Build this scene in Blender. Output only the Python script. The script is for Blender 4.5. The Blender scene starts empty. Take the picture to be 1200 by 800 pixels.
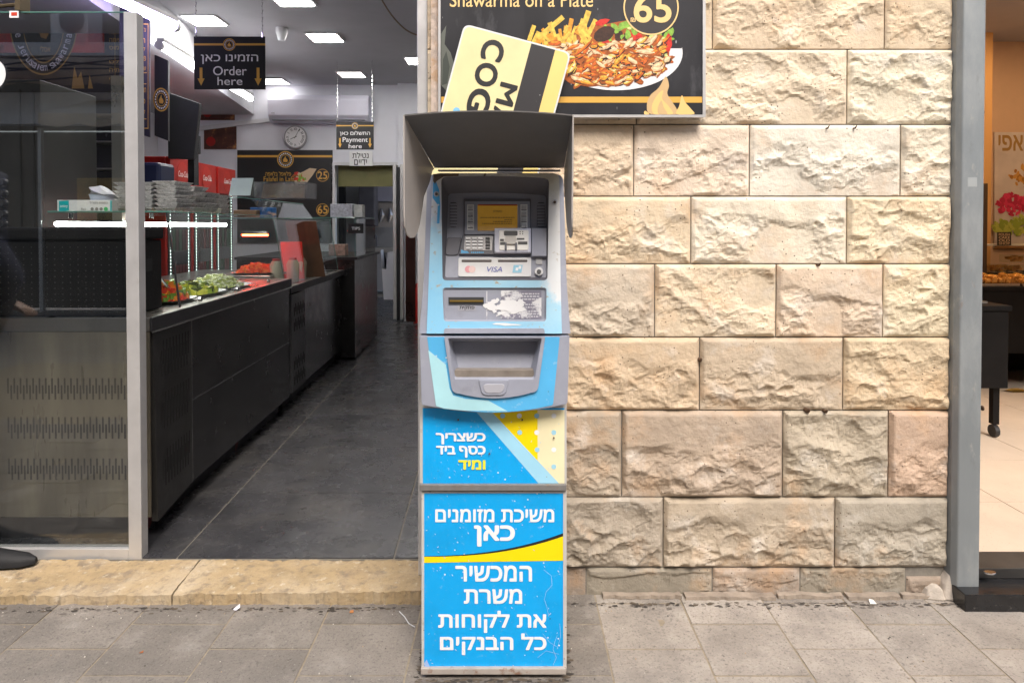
import bpy, bmesh, math, random
import numpy as np
from mathutils import Vector
from mathutils.geometry import delaunay_2d_cdt

random.seed(7)
scene = bpy.context.scene
COL = scene.collection
R = math.radians

# ------------------------------------------------------------------ camera
CAM = Vector((0.0, -2.28, 1.25))
PITCH = R(1.0)
LENS, SENS = 24.0, 36.0
SHX, SHY = 0.0, -0.1033
cd = bpy.data.cameras.new('camera')
cam = bpy.data.objects.new('camera', cd)
COL.objects.link(cam)
cam.location = CAM
cam.rotation_euler = (math.pi / 2 - PITCH, 0, 0)
cd.lens, cd.sensor_width, cd.shift_x, cd.shift_y = LENS, SENS, SHX, SHY
cd.clip_start, cd.clip_end = 0.05, 500
scene.camera = cam

# ------------------------------------------------------------------ world, sun, exposure
world = bpy.data.worlds.new('World')
scene.world = world
world.use_nodes = True
wn = world.node_tree
wn.nodes.clear()
sky = wn.nodes.new('ShaderNodeTexSky')
sky.sky_type = 'NISHITA'
sky.sun_disc = False
SUN_EL, SUN_AZ = R(52), R(168)
sky.sun_elevation = SUN_EL
sky.sun_rotation = SUN_AZ
sky.air_density = 1.0
sky.dust_density = 4.0
sky.ozone_density = 0.6
bg = wn.nodes.new('ShaderNodeBackground')
bg.inputs['Strength'].default_value = 0.15
wo = wn.nodes.new('ShaderNodeOutputWorld')
wn.links.new(sky.outputs[0], bg.inputs['Color'])
wn.links.new(bg.outputs[0], wo.inputs['Surface'])

sl = bpy.data.lights.new('sun', 'SUN')
sl.energy = 1.5
sl.angle = R(28)
sl.color = (1.0, 0.96, 0.905)
sun = bpy.data.objects.new('sun', sl)
COL.objects.link(sun)
sd = Vector((math.sin(SUN_AZ) * math.cos(SUN_EL), math.cos(SUN_AZ) * math.cos(SUN_EL), math.sin(SUN_EL)))
sun.rotation_euler = (-sd).to_track_quat('-Z', 'Y').to_euler()
sun.location = sd * 20

scene.view_settings.view_transform = 'Standard'
scene.view_settings.look = 'None'
scene.view_settings.gamma = 1.0
scene.view_settings.exposure = 0.98
scene.cycles.max_bounces = 8
scene.cycles.transparent_max_bounces = 24
scene.cycles.caustics_reflective = False
scene.cycles.caustics_refractive = False
scene.cycles.use_denoising = True
scene.cycles.sample_clamp_indirect = 4.0

# ------------------------------------------------------------------ photo measurements -> places
_F = Vector((0, math.cos(PITCH), -math.sin(PITCH)))
_U = Vector((0, math.sin(PITCH), math.cos(PITCH)))

def ray(px, py):
    return _F * (LENS / SENS) + Vector((1, 0, 0)) * ((px - 600) / 1200 + SHX) + _U * ((400 - py) / 1200 + SHY)

def P(px, py, Y):
    d = ray(px, py)
    return CAM + d * ((Y - CAM.y) / d.y)

def Pz(px, py, z):
    d = ray(px, py)
    return CAM + d * ((z - CAM.z) / d.z)

class Plane:
    def __init__(s, p, n):
        s.p, s.n = Vector(p), Vector(n).normalized()
    def at(s, px, py, off=0.0):
        d = ray(px, py)
        q = s.p + s.n * off
        return CAM + d * ((q - CAM).dot(s.n) / d.dot(s.n))

def yplane(Y):
    return Plane((0, Y, 0), (0, -1, 0))

# ------------------------------------------------------------------ materials
MATS = {}

def mat(name, col, rough=0.5, metal=0.0, var=0.0, vscale=6.0, bump=0.0, bscale=80.0, dirt=None, emit=None,
        objcol=False, speck=None, coat=0.0, spec=0.5, stretch=None):
    if name in MATS:
        return MATS[name]
    m = bpy.data.materials.new(name)
    m.use_nodes = True
    nt = m.node_tree
    b = nt.nodes['Principled BSDF']
    N, L = nt.nodes.new, nt.links.new
    b.inputs['Roughness'].default_value = rough
    b.inputs['Metallic'].default_value = metal
    b.inputs['Specular IOR Level'].default_value = spec
    b.inputs['Coat Weight'].default_value = coat
    tc = N('ShaderNodeTexCoord')
    vec = tc.outputs['Object']
    if stretch:
        mp = N('ShaderNodeMapping')
        mp.inputs['Scale'].default_value = stretch
        L(vec, mp.inputs['Vector'])
        vec = mp.outputs[0]
    def noise(sc, det=5, ro=0.6):
        n = N('ShaderNodeTexNoise')
        n.inputs['Scale'].default_value = sc
        n.inputs['Detail'].default_value = det
        n.inputs['Roughness'].default_value = ro
        L(vec, n.inputs['Vector'])
        return n.outputs['Fac']
    def mix(f, a, c, blend='MIX'):
        x = N('ShaderNodeMix')
        x.data_type = 'RGBA'
        x.blend_type = blend
        if isinstance(f, float): x.inputs[0].default_value = f
        else: L(f, x.inputs[0])
        for i, v in ((6, a), (7, c)):
            if isinstance(v, (tuple, list)): x.inputs[i].default_value = (*v[:3], 1)
            else: L(v, x.inputs[i])
        return x.outputs[2]
    def ramp(f, lo, hi):
        r = N('ShaderNodeMapRange')
        r.inputs['From Min'].default_value = lo
        r.inputs['From Max'].default_value = hi
        L(f, r.inputs['Value'])
        return r.outputs[0]
    c = tuple(col)
    if objcol:
        oi = N('ShaderNodeObjectInfo')
        c = oi.outputs['Color']
    if var:
        f = ramp(noise(vscale), 0.3, 0.7)
        if objcol:
            lo = mix(1.0, c, (1 - var,) * 3, 'MULTIPLY')
            hi = mix(1.0, c, (1 + var,) * 3, 'MULTIPLY')
            c = mix(f, lo, hi)
        else:
            c = mix(f, tuple(v * (1 - var) for v in col), tuple(min(1, v * (1 + var)) for v in col))
    if dirt:                                  # (colour, scale, lo, hi, strength)
        for dc, dsc, lo, hi, st in (dirt if isinstance(dirt, list) else [dirt]):
            f = ramp(noise(dsc, 8, 0.65), lo, hi)
            mu = N('ShaderNodeMath'); mu.operation = 'MULTIPLY'
            L(f, mu.inputs[0]); mu.inputs[1].default_value = st
            c = mix(mu.outputs[0], c, dc)
    if speck:                                 # (colour, scale, size)
        for sc_, ss, sz in (speck if isinstance(speck, list) else [speck]):
            v = N('ShaderNodeTexVoronoi')
            v.inputs['Scale'].default_value = ss
            L(vec, v.inputs['Vector'])
            f = ramp(v.outputs['Distance'], sz, sz * 0.6)
            k = ramp(noise(ss * 0.13, 3), 0.5, 0.56)
            mu = N('ShaderNodeMath'); mu.operation = 'MULTIPLY'
            L(f, mu.inputs[0]); L(k, mu.inputs[1])
            c = mix(mu.outputs[0], c, sc_)
    if isinstance(c, tuple): b.inputs['Base Color'].default_value = (*c[:3], 1)
    else: L(c, b.inputs['Base Color'])
    if rough and var:
        r = N('ShaderNodeMapRange')
        L(noise(vscale * 2.3), r.inputs['Value'])
        r.inputs['To Min'].default_value = max(0.02, rough - 0.12)
        r.inputs['To Max'].default_value = min(1, rough + 0.12)
        L(r.outputs[0], b.inputs['Roughness'])
    if bump:
        bp = N('ShaderNodeBump')
        bp.inputs['Strength'].default_value = 1.0
        bp.inputs['Distance'].default_value = bump
        L(noise(bscale, 6, 0.65), bp.inputs['Height'])
        L(bp.outputs[0], b.inputs['Normal'])
    if emit:
        b.inputs['Emission Color'].default_value = (*emit[0], 1)
        b.inputs['Emission Strength'].default_value = emit[1]
    MATS[name] = m
    return m

def glass_mat(name, tint=(0.93, 0.96, 0.95), refl=1.7, rough=0.0, smear=0.0):
    if name in MATS: return MATS[name]
    m = bpy.data.materials.new(name)
    m.use_nodes = True
    nt = m.node_tree
    nt.nodes.clear()
    N, L = nt.nodes.new, nt.links.new
    out = N('ShaderNodeOutputMaterial')
    tr = N('ShaderNodeBsdfTransparent'); tr.inputs[0].default_value = (*tint, 1)
    gl = N('ShaderNodeBsdfGlossy'); gl.inputs['Roughness'].default_value = rough
    gl.inputs['Color'].default_value = (0.95, 0.97, 1, 1)
    fr = N('ShaderNodeFresnel')
    ge = N('ShaderNodeNewGeometry')           # a thin pane reflects alike from both of its faces
    mi_ = N('ShaderNodeMapRange'); mi_.inputs['To Min'].default_value = 1.5; mi_.inputs['To Max'].default_value = 1 / 1.5
    L(ge.outputs['Backfacing'], mi_.inputs['Value']); L(mi_.outputs[0], fr.inputs[0])
    mu = N('ShaderNodeMath'); mu.operation = 'MULTIPLY'; mu.use_clamp = True
    L(fr.outputs[0], mu.inputs[0]); mu.inputs[1].default_value = refl
    mx = N('ShaderNodeMixShader')
    L(mu.outputs[0], mx.inputs[0]); L(tr.outputs[0], mx.inputs[1]); L(gl.outputs[0], mx.inputs[2])
    res = mx.outputs[0]
    if smear:
        tc = N('ShaderNodeTexCoord')
        n = N('ShaderNodeTexNoise'); n.inputs['Scale'].default_value = 5; n.inputs['Detail'].default_value = 8
        L(tc.outputs['Object'], n.inputs['Vector'])
        r = N('ShaderNodeMapRange'); r.inputs['From Min'].default_value = 0.4; r.inputs['From Max'].default_value = 0.8
        r.inputs['To Max'].default_value = smear
        L(n.outputs['Fac'], r.inputs['Value'])
        df = N('ShaderNodeBsdfDiffuse'); df.inputs[0].default_value = (0.6, 0.6, 0.58, 1)
        m2 = N('ShaderNodeMixShader')
        L(r.outputs[0], m2.inputs[0]); L(res, m2.inputs[1]); L(df.outputs[0], m2.inputs[2])
        res = m2.outputs[0]
    L(res, out.inputs['Surface'])
    MATS[name] = m
    return m

# ------------------------------------------------------------------ geometry collector
class G:
    def __init__(s):
        s.v, s.f, s.mi = [], [], []
    def add(s, vs, fs, mi=0):
        b = len(s.v)
        s.v += [tuple(v) for v in vs]
        s.f += [tuple(i + b for i in f) for f in fs]
        s.mi += [mi] * len(fs)
        return s
    def hexa(s, c, mi=0):                     # 8 corners: bottom loop, top loop
        return s.add(c, [(3, 2, 1, 0), (4, 5, 6, 7), (0, 1, 5, 4), (1, 2, 6, 5), (2, 3, 7, 6), (3, 0, 4, 7)], mi)
    def box(s, x0, x1, y0, y1, z0, z1, mi=0, sh=None):
        c = [(x0, y0, z0), (x1, y0, z0), (x1, y1, z0), (x0, y1, z0), (x0, y0, z1), (x1, y0, z1), (x1, y1, z1), (x0, y1, z1)]
        if sh: c = [sh(*p) for p in c]
        return s.hexa(c, mi)
    def prism(s, loop, vec, mi=0):
        n = len(loop)
        vec = Vector(vec)
        a = [Vector(p) for p in loop]
        b = [p + vec for p in a]
        fs = [tuple(range(n)), tuple(range(2 * n - 1, n - 1, -1))]
        fs += [(i, n + i, n + (i + 1) % n, (i + 1) % n) for i in range(n)]
        return s.add(a + b, fs, mi)
    def bridge(s, la, lb, mi=0):
        n = len(la)
        return s.add(list(la) + list(lb), [(i, (i + 1) % n, n + (i + 1) % n, n + i) for i in range(n)], mi)
    def face(s, loop, mi=0):
        return s.add(loop, [tuple(range(len(loop)))], mi)
    def tube(s, path, r, n=8, mi=0, cap=True):
        path = [Vector(p) for p in path]
        rings = []
        rr = r if isinstance(r, (list, tuple)) else [r] * len(path)
        up = Vector((0.13, 0.21, 0.97)).normalized()
        for i, p in enumerate(path):
            t = (path[min(i + 1, len(path) - 1)] - path[max(i - 1, 0)]).normalized()
            a = t.cross(up)
            if a.length < 0.15: a = t.cross(Vector((1, 0.1, 0)))
            a.normalize(); b = t.cross(a)
            rings.append([p + (a * math.cos(2 * math.pi * k / n) + b * math.sin(2 * math.pi * k / n)) * rr[i] for k in range(n)])
        for i in range(len(rings) - 1): s.bridge(rings[i], rings[i + 1], mi)
        if cap:
            s.face(list(reversed(rings[0])), mi); s.face(rings[-1], mi)
        return s
    def disc(s, c, n_, r, k=24, t=0.0, mi=0):
        c, n_ = Vector(c), Vector(n_).normalized()
        a = n_.orthogonal().normalized(); b = n_.cross(a)
        lp = [c + (a * math.cos(2 * math.pi * i / k) + b * math.sin(2 * math.pi * i / k)) * r for i in range(k)]
        if t: return s.prism([p + n_ * t for p in lp], -n_ * t, mi)
        return s.face(lp, mi)

def link(name, g, mats, parent=None, bevel=0.0, smooth=False, kind=None, bseg=2):
    me = bpy.data.meshes.new(name)
    org = Vector((0, 0, 0))
    q = parent
    while q is not None:
        org = org + q.location
        q = q.parent
    vs = [(v[0] - org.x, v[1] - org.y, v[2] - org.z) for v in g.v]
    me.from_pydata(vs, [], g.f)
    me.update()
    if not isinstance(mats, (list, tuple)): mats = [mats]
    for m in mats: me.materials.append(m)
    if len(mats) > 1: me.polygons.foreach_set('material_index', g.mi)
    bm = bmesh.new(); bm.from_mesh(me)
    bmesh.ops.remove_doubles(bm, verts=bm.verts, dist=1e-6)
    bmesh.ops.recalc_face_normals(bm, faces=bm.faces)
    bm.to_mesh(me); bm.free()
    if smooth:
        me.polygons.foreach_set('use_smooth', [True] * len(me.polygons))
        try: me.set_sharp_from_angle(angle=R(40))
        except Exception: pass
    o = bpy.data.objects.new(name, me)
    COL.objects.link(o)
    if parent is not None: o.parent = parent
    if bevel:
        bv = o.modifiers.new('bevel', 'BEVEL')
        bv.width = bevel; bv.segments = bseg; bv.limit_method = 'ANGLE'; bv.angle_limit = R(35)
        bv.harden_normals = False
    if kind: o['kind'] = kind
    return o

def thing(name, label, cat, loc, group=None):
    o = bpy.data.objects.new(name, None)
    o.empty_display_size = 0.1
    COL.objects.link(o)
    o.location = loc
    o['label'] = label; o['category'] = cat
    if group: o['group'] = group
    return o

def tag(o, label, cat, group=None):
    o['label'] = label; o['category'] = cat
    if group: o['group'] = group
    return o

def dup(root, off, label=None):
    c = root.copy(); COL.objects.link(c)
    c.location = root.location + Vector(off)
    if label: c['label'] = label
    for ch in list(root.children):
        d = ch.copy(); COL.objects.link(d); d.parent = c
        for g_ in ch.children:
            e = g_.copy(); COL.objects.link(e); e.parent = d
    return c

# ---- loops measured on the photograph, in photo pixels
def rp(corners, radii, n=5, m=5, sag=(0, 0, 0, 0)):
    """rounded polygon, same vertex count for every 4-corner loop; sag bows an edge (px)"""
    K = len(corners)
    if not isinstance(radii, (list, tuple)): radii = [radii] * K
    out = []
    for i in range(K):
        p, a, b = Vector(corners[i]), Vector(corners[i - 1]), Vector(corners[(i + 1) % K])
        r = radii[i]
        pa = p + (a - p).normalized() * r
        pb = p + (b - p).normalized() * r
        for k in range(n + 1):
            t = k / n
            out.append(pa * (1 - t) ** 2 + p * 2 * t * (1 - t) + pb * t * t)
        pn = b + (p - b).normalized() * radii[(i + 1) % K]
        d = (pn - pb)
        nrm = Vector((d.y, -d.x)).normalized()
        for k in range(1, m + 1):
            t = k / (m + 1)
            out.append(pb + d * t + nrm * (4 * t * (1 - t) * sag[i % len(sag)]))
    return [(v.x, v.y) for v in out]

def rect(x0, y0, x1, y1): return [(x0, y0), (x1, y0), (x1, y1), (x0, y1)]
def circ(cx, cy, r, n=24, ry=None): return [(cx + r * math.cos(2 * math.pi * i / n), cy + (ry or r) * math.sin(2 * math.pi * i / n)) for i in range(n)]

def onp(loop, pl, off=0.0):
    if callable(off): return [pl.at(x, y, off(x, y)) for x, y in loop]
    return [pl.at(x, y, off) for x, y in loop]

def slab(g, loop, pl, front, thick, mi=0):
    f = onp(loop, pl, front)
    return g.prism(f, -pl.n * thick, mi)

def ring(g, outer, inner, pl, front, depth_out, depth_in, mi=0):
    fo, fi = onp(outer, pl, front), onp(inner, pl, front)
    g.bridge(fo, fi, mi)
    g.bridge(fo, [p - pl.n * depth_out for p in fo], mi)
    g.bridge(fi, [p - pl.n * depth_in for p in fi], mi)
    return g

# ---- lettering
_tc = {}
def text2d(s, bold=0.0, shear=0.0):
    key = (s, bold, shear)
    if key in _tc: return _tc[key]
    cu = bpy.data.curves.new('t', 'FONT')
    cu.body = s
    cu.shear = shear
    cu.resolution_u = 4
    o = bpy.data.objects.new('t', cu)
    COL.objects.link(o)
    dg = bpy.context.evaluated_depsgraph_get()
    cv = o.evaluated_get(dg).to_curve(dg)
    cont = []
    for sp in cv.splines:                     # outlines sampled by hand, filled by a constrained triangulation
        bpts = sp.bezier_points
        c = []
        if len(bpts):
            for a, b in zip(bpts, list(bpts[1:]) + [bpts[0]]):
                st = ((a.handle_right - a.co).cross(b.co - a.co)).length < 1e-5 and ((b.handle_left - a.co).cross(b.co - a.co)).length < 1e-5
                nseg = 1 if st else 5
                for q in range(nseg):
                    t = q / nseg; w = 1 - t
                    p = a.co * w ** 3 + a.handle_right * 3 * w * w * t + b.handle_left * 3 * w * t * t + b.co * t ** 3
                    c.append((p.x, p.y))
        else:
            c = [(p.co.x, p.co.y) for p in sp.points]
        if len(c) > 2: cont.append(c)
    o.to_curve_clear()
    bpy.data.objects.remove(o); bpy.data.curves.remove(cu)
    vv, ee = [], []
    for c in cont:
        b0 = len(vv); vv += [Vector(p) for p in c]; ee += [(b0 + q, b0 + (q + 1) % len(c)) for q in range(len(c))]
    res = delaunay_2d_cdt(vv, ee, [], 0, 1e-6)
    vs = np.array([(p.x, p.y) for p in res[0]])
    fs = []
    segs = [(np.array(c), np.roll(np.array(c), -1, 0)) for c in cont]
    tri = [tuple(f) for f in res[2]]
    cen = np.array([vs[list(f)].mean(0) for f in tri])
    wind = np.zeros(len(tri), int)
    for A, B in segs:
        for (x0, y0), (x1, y1) in zip(A, B):
            up_ = (y0 <= cen[:, 1]) & (y1 > cen[:, 1]); dn = (y0 > cen[:, 1]) & (y1 <= cen[:, 1])
            cr_ = (x1 - x0) * (cen[:, 1] - y0) - (cen[:, 0] - x0) * (y1 - y0)
            wind += (up_ & (cr_ > 0)).astype(int) - (dn & (cr_ < 0)).astype(int)
    fs = [f for f, w in zip(tri, wind) if w != 0]
    dirs = [(0, 0)]
    if bold:                                  # heavier strokes: the glyph stamped round a small circle
        k = 8 if bold > 0.015 else 4
        dirs += [(math.cos(2 * math.pi * i / k + 0.4), math.sin(2 * math.pi * i / k + 0.4)) for i in range(k)]
    mn, mx = vs.min(0) - bold, vs.max(0) + bold
    _tc[key] = ([(vs + np.array(d) * bold - mn) / (mx - mn) for d in dirs], fs)
    return _tc[key]

def heb(s): return s[::-1]

def letter(g, s, quad, pl, off, bold=0.012, shear=0.0, mi=0):
    """quad: (x0,y0,x1,y1) or TL,TR,BR,BL in photo pixels; pl a Plane"""
    if len(quad) == 4 and not isinstance(quad[0], (tuple, list)):
        x0, y0, x1, y1 = quad
        quad = [(x0, y0), (x1, y0), (x1, y1), (x0, y1)]
    TL, TR, BR, BL = [Vector(q) for q in quad]
    vs, fs = text2d(s, bold, shear)
    for i, st in enumerate(vs):
        out = []
        for u, v in st:
            q = (BL * (1 - u) + BR * u) * (1 - v) + (TL * (1 - u) + TR * u) * v
            out.append(pl.at(q.x, q.y, off + i * 2.5e-5))
        g.add(out, fs, mi)

def letter3(g, s, o, ux, uz, w, h, bold=0.012, shear=0.0, mi=0):
    """lettering on a real surface: origin bottom-left, unit vectors, size in metres"""
    vs, fs = text2d(s, bold, shear)
    o, ux, uz = Vector(o), Vector(ux), Vector(uz)
    nn = ux.cross(uz)
    for i, st in enumerate(vs): g.add([o + ux * (u * w) + uz * (v * h) + nn * (i * 3e-5) for u, v in st], fs, mi)

# ------------------------------------------------------------------ numpy noise
def pnoise(x, y, seed=0):
    rs = np.random.RandomState(seed)
    ang = rs.rand(256, 256) * 2 * np.pi
    gx, gy = np.cos(ang), np.sin(ang)
    xi, yi = np.floor(x).astype(int), np.floor(y).astype(int)
    xf, yf = x - xi, y - yi
    def gr(ix, iy, dx, dy):
        a, b = ix % 256, iy % 256
        return gx[a, b] * dx + gy[a, b] * dy
    u = xf ** 3 * (xf * (xf * 6 - 15) + 10); v = yf ** 3 * (yf * (yf * 6 - 15) + 10)
    n00 = gr(xi, yi, xf, yf); n10 = gr(xi + 1, yi, xf - 1, yf)
    n01 = gr(xi, yi + 1, xf, yf - 1); n11 = gr(xi + 1, yi + 1, xf - 1, yf - 1)
    return (n00 * (1 - u) + n10 * u) * (1 - v) + (n01 * (1 - u) + n11 * u) * v

def fbm(x, y, o=4, seed=0, ga=0.5):
    t, a = 0, 1
    for k in range(o):
        t = t + a * pnoise(x * 2 ** k, y * 2 ** k, seed + k); a *= ga
    return t

# ------------------------------------------------------------------ common materials
m_mortar = mat('mortar', (0.22, 0.2, 0.17), 0.9, var=0.25, vscale=14, bump=0.002, bscale=120)
m_alu = mat('brushed_aluminium', (0.62, 0.61, 0.6), 0.42, metal=0.55, var=0.08, vscale=9, dirt=((0.4, 0.38, 0.35), 20, 0.6, 0.8, 0.4))
m_steel = mat('stainless_steel', (0.36, 0.34, 0.31), 0.3, metal=0.9, var=0.15, vscale=3, bump=0.0004, bscale=40,
              dirt=((0.12, 0.11, 0.09), 6, 0.5, 0.75, 0.5), stretch=(1, 1, 0.35))
m_dsteel = mat('dark_steel', (0.05, 0.049, 0.051), 0.24, metal=0.65, var=0.3, vscale=4, dirt=[((0.1, 0.095, 0.09), 7, 0.52, 0.75, 0.5), ((0.12, 0.11, 0.1), 40, 0.62, 0.72, 0.4)])
m_slot = mat('slot_black', (0.006, 0.006, 0.006), 0.9)
m_black = mat('matt_black', (0.012, 0.012, 0.014), 0.5, var=0.2)
m_white = mat('white_paint', (0.68, 0.68, 0.7), 0.55, var=0.05, vscale=3, dirt=((0.45, 0.43, 0.4), 5, 0.6, 0.85, 0.3))
m_ceil = mat('ceiling_paint', (0.42, 0.42, 0.44), 0.7, var=0.08, vscale=1.5)
m_gold = mat('gold_print', (0.72, 0.4, 0.07), 0.5)
m_goldtext = mat('gold_lettering', (0.85, 0.6, 0.25), 0.5)
m_wprint = mat('white_print', (0.88, 0.88, 0.88), 0.5)
m_bprint = mat('black_print', (0.015, 0.015, 0.016), 0.45)
m_glass = glass_mat('case_glass', (0.93, 0.96, 0.95), 0.8, 0.0, 0.025)
m_sglass = glass_mat('shopfront_glass', (0.9, 0.92, 0.92), 1.9, 0.0, 0.006)
m_gedge = mat('glass_edge', (0.1, 0.24, 0.2), 0.15)
m_chrome = mat('chrome', (0.7, 0.7, 0.7), 0.2, metal=1.0)
m_red = mat('red_enamel', (0.42, 0.02, 0.015), 0.35, var=0.1)
m_lamp = mat('lamp_panel', (0.9, 0.9, 0.9), 0.5, emit=((1.0, 0.96, 0.9), 27.0))
m_lampd = mat('dim_lamp_panel', (0.9, 0.9, 0.9), 0.5, emit=((1.0, 0.96, 0.9), 4.0))
m_tube = mat('white_led_tube', (0.9, 0.9, 0.9), 0.5, emit=((0.95, 0.96, 1.0), 12.0))
m_tubev = mat('violet_led_tube', (0.9, 0.9, 0.9), 0.5, emit=((0.62, 0.5, 1.0), 14.0))

# ================================================================== GROUND
WALL_X0 = P(501, 400, 0).x
WALL_X1 = P(1113, 400, 0).x
FLOOR = 0.05
m_paver = mat('paver_concrete', (0.3, 0.28, 0.26), 0.85, var=0.2, vscale=5, bump=0.005, bscale=90, objcol=True,
              dirt=[((0.06, 0.055, 0.05), 130, 0.54, 0.64, 0.45), ((0.5, 0.46, 0.4), 100, 0.6, 0.68, 0.4), ((0.12, 0.11, 0.1), 6, 0.5, 0.7, 0.35), ((0.09, 0.085, 0.08), 22, 0.58, 0.7, 0.3), ((0.46, 0.43, 0.38), 5, 0.55, 0.7, 0.35), ((0.05, 0.045, 0.04), 60, 0.58, 0.66, 0.5), ((0.5, 0.45, 0.38), 30, 0.62, 0.75, 0.35)],
              speck=[((0.42, 0.38, 0.33), 120, 0.14)])
m_joint = mat('sandy_joint', (0.3, 0.25, 0.18), 0.95, var=0.2, vscale=40, bump=0.002, bscale=200)
m_street = mat('street_ground', (0.26, 0.245, 0.23), 0.9, var=0.2, vscale=2, bump=0.003, bscale=60)

g = G(); g.face([(-60, -60, -0.04), (60, -60, -0.04), (60, 40, -0.04), (-60, 40, -0.04)])
link('street_ground', g, m_street, kind='structure')
g = G(); g.box(-4.4, 4.2, -3.5, 0.28, -0.036, -0.0018)
pave = link('pavement', g, m_joint, kind='structure')

def rough_slab(name, x0, x1, y0, y1, z, t, m, parent, seed, amp=0.0015, gap=0.003, chip=0.003, res=0.03, zf=None):
    nx = max(2, int((x1 - x0) / res)); ny = max(2, int((y1 - y0) / res))
    xs = np.linspace(x0 + gap, x1 - gap, nx + 1); ys = np.linspace(y0 + gap, y1 - gap, ny + 1)
    X, Yg = np.meshgrid(xs, ys)
    Z = z + amp * fbm(X * 9 + seed, Yg * 9, 4, 3)
    if zf is not None: Z = Z + zf(X, Yg)
    bx = chip * fbm(X * 25 + seed * 3, Yg * 25, 3, 9)
    X = X.copy(); Yg = Yg.copy()
    X[:, 0] += abs(bx[:, 0]) * .35; X[:, -1] -= abs(bx[:, -1]) * .35; Yg[0] += abs(bx[0]); Yg[-1] -= abs(bx[-1])
    n = nx + 1
    vs = np.stack([X, Yg, Z], -1).reshape(-1, 3).tolist()
    fs = [(j * n + i, j * n + i + 1, (j + 1) * n + i + 1, (j + 1) * n + i) for j in range(ny) for i in range(nx)]
    per = [i for i in range(n)] + [j * n + nx for j in range(1, ny + 1)] + [ny * n + i for i in range(nx - 1, -1, -1)] + [j * n for j in range(ny - 1, 0, -1)]
    b = len(vs)
    vs += [(vs[i][0], vs[i][1], z - t) for i in per]
    k = len(per)
    fs += [(per[i], b + i, b + (i + 1) % k, per[(i + 1) % k]) for i in range(k)]
    g = G(); g.add(vs, fs)
    return link(name, g, m, parent)

cols = [169, 277, 385, 493, 598, 701, 803, 901, 999, 1097]
lx = [P(x, 715, 0).x * (Pz(600, 715, 0).y - CAM.y) / (0 - CAM.y) for x in cols]
while lx[0] > -3.9: lx.insert(0, lx[0] - 0.298)
while lx[-1] < 3.6: lx.append(lx[-1] + 0.275)
rnd = random.Random(5)
for i in range(len(lx) - 1):
    y = Pz(600, 731 if i % 2 == 0 else 760, 0).y
    ph = 0.242
    k0 = y + 2 * ph
    yy = k0
    for j in range(9):
        ya, yb = yy - ph, yy
        yy -= ph
        if ya < -1.75 or ya > -0.03: continue
        yb = min(yb, 0.02)
        sh = rnd.uniform(0.8, 1.12)
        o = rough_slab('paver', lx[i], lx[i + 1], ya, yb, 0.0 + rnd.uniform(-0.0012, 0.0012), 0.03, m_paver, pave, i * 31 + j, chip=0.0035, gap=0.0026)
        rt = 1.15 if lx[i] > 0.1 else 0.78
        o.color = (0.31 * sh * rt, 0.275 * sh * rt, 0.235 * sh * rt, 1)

# yellow threshold step of three slabs before the shop
m_step = mat('yellow_limestone', (0.47, 0.345, 0.19), 0.85, var=0.3, vscale=9, bump=0.007, bscale=38,
             dirt=[((0.2, 0.15, 0.1), 9, 0.46, 0.66, 0.65), ((0.16, 0.12, 0.08), 45, 0.55, 0.66, 0.6), ((0.6, 0.5, 0.36), 4, 0.48, 0.7, 0.6), ((0.2, 0.16, 0.12), 20, 0.54, 0.64, 0.6), ((0.66, 0.58, 0.44), 34, 0.58, 0.68, 0.6)])
step = thing('threshold_step', 'worn yellow limestone step running along the shop doorway', 'step', (-1.5, 0.03, 0))
sx = [-4.2, -2.6, P(212, 690, 0).x, -0.27]
for i in range(3):
    def zf(X, Y):
        f = np.clip((X + 2.0) / 1.7, 0, 1)
        front = np.clip((0.02 - Y) / 0.1, 0, 1)
        return -0.024 * (1 - f) * np.clip((0.14 - Y) / 0.2, 0, 1) - 0.004 * front ** 2
    rough_slab('step_slab', sx[i], sx[i + 1], -0.065, 0.148, FLOOR - 0.002, 0.055, m_step, step, i * 7, amp=0.006, chip=0.018, gap=0.0015, res=0.009, zf=zf)

# rubble foot of the wall
m_rub = mat('grey_rubble', (0.34, 0.28, 0.22), 0.9, var=0.25, vscale=9, bump=0.004, bscale=60, dirt=((0.12, 0.1, 0.08), 12, 0.5, 0.7, 0.6))

# ================================================================== STONE WALL
m_stone = mat('limestone', (0.6, 0.5, 0.36), 0.88, var=0.16, vscale=7, bump=0.006, bscale=34, objcol=True,
              dirt=[((0.58, 0.33, 0.15), 5, 0.52, 0.72, 0.5), ((0.72, 0.68, 0.62), 8, 0.54, 0.72, 0.5), ((0.28, 0.2, 0.14), 9, 0.6, 0.76, 0.5), ((0.15, 0.11, 0.08), 60, 0.64, 0.72, 0.4)],
              speck=[((0.14, 0.1, 0.07), 55, 0.16)])
wall = thing('stone_wall', 'pale rock-faced limestone wall between the shop doorway and the steel column', 'wall', (0.6, 0.15, 0))
g = G()
zt = 3.4
g.box(WALL_X0 + 0.002, WALL_X1 - 0.002, 0.006, 0.36, -0.03, zt)
link('mortar_bed', g, m_mortar, wall)

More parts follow.
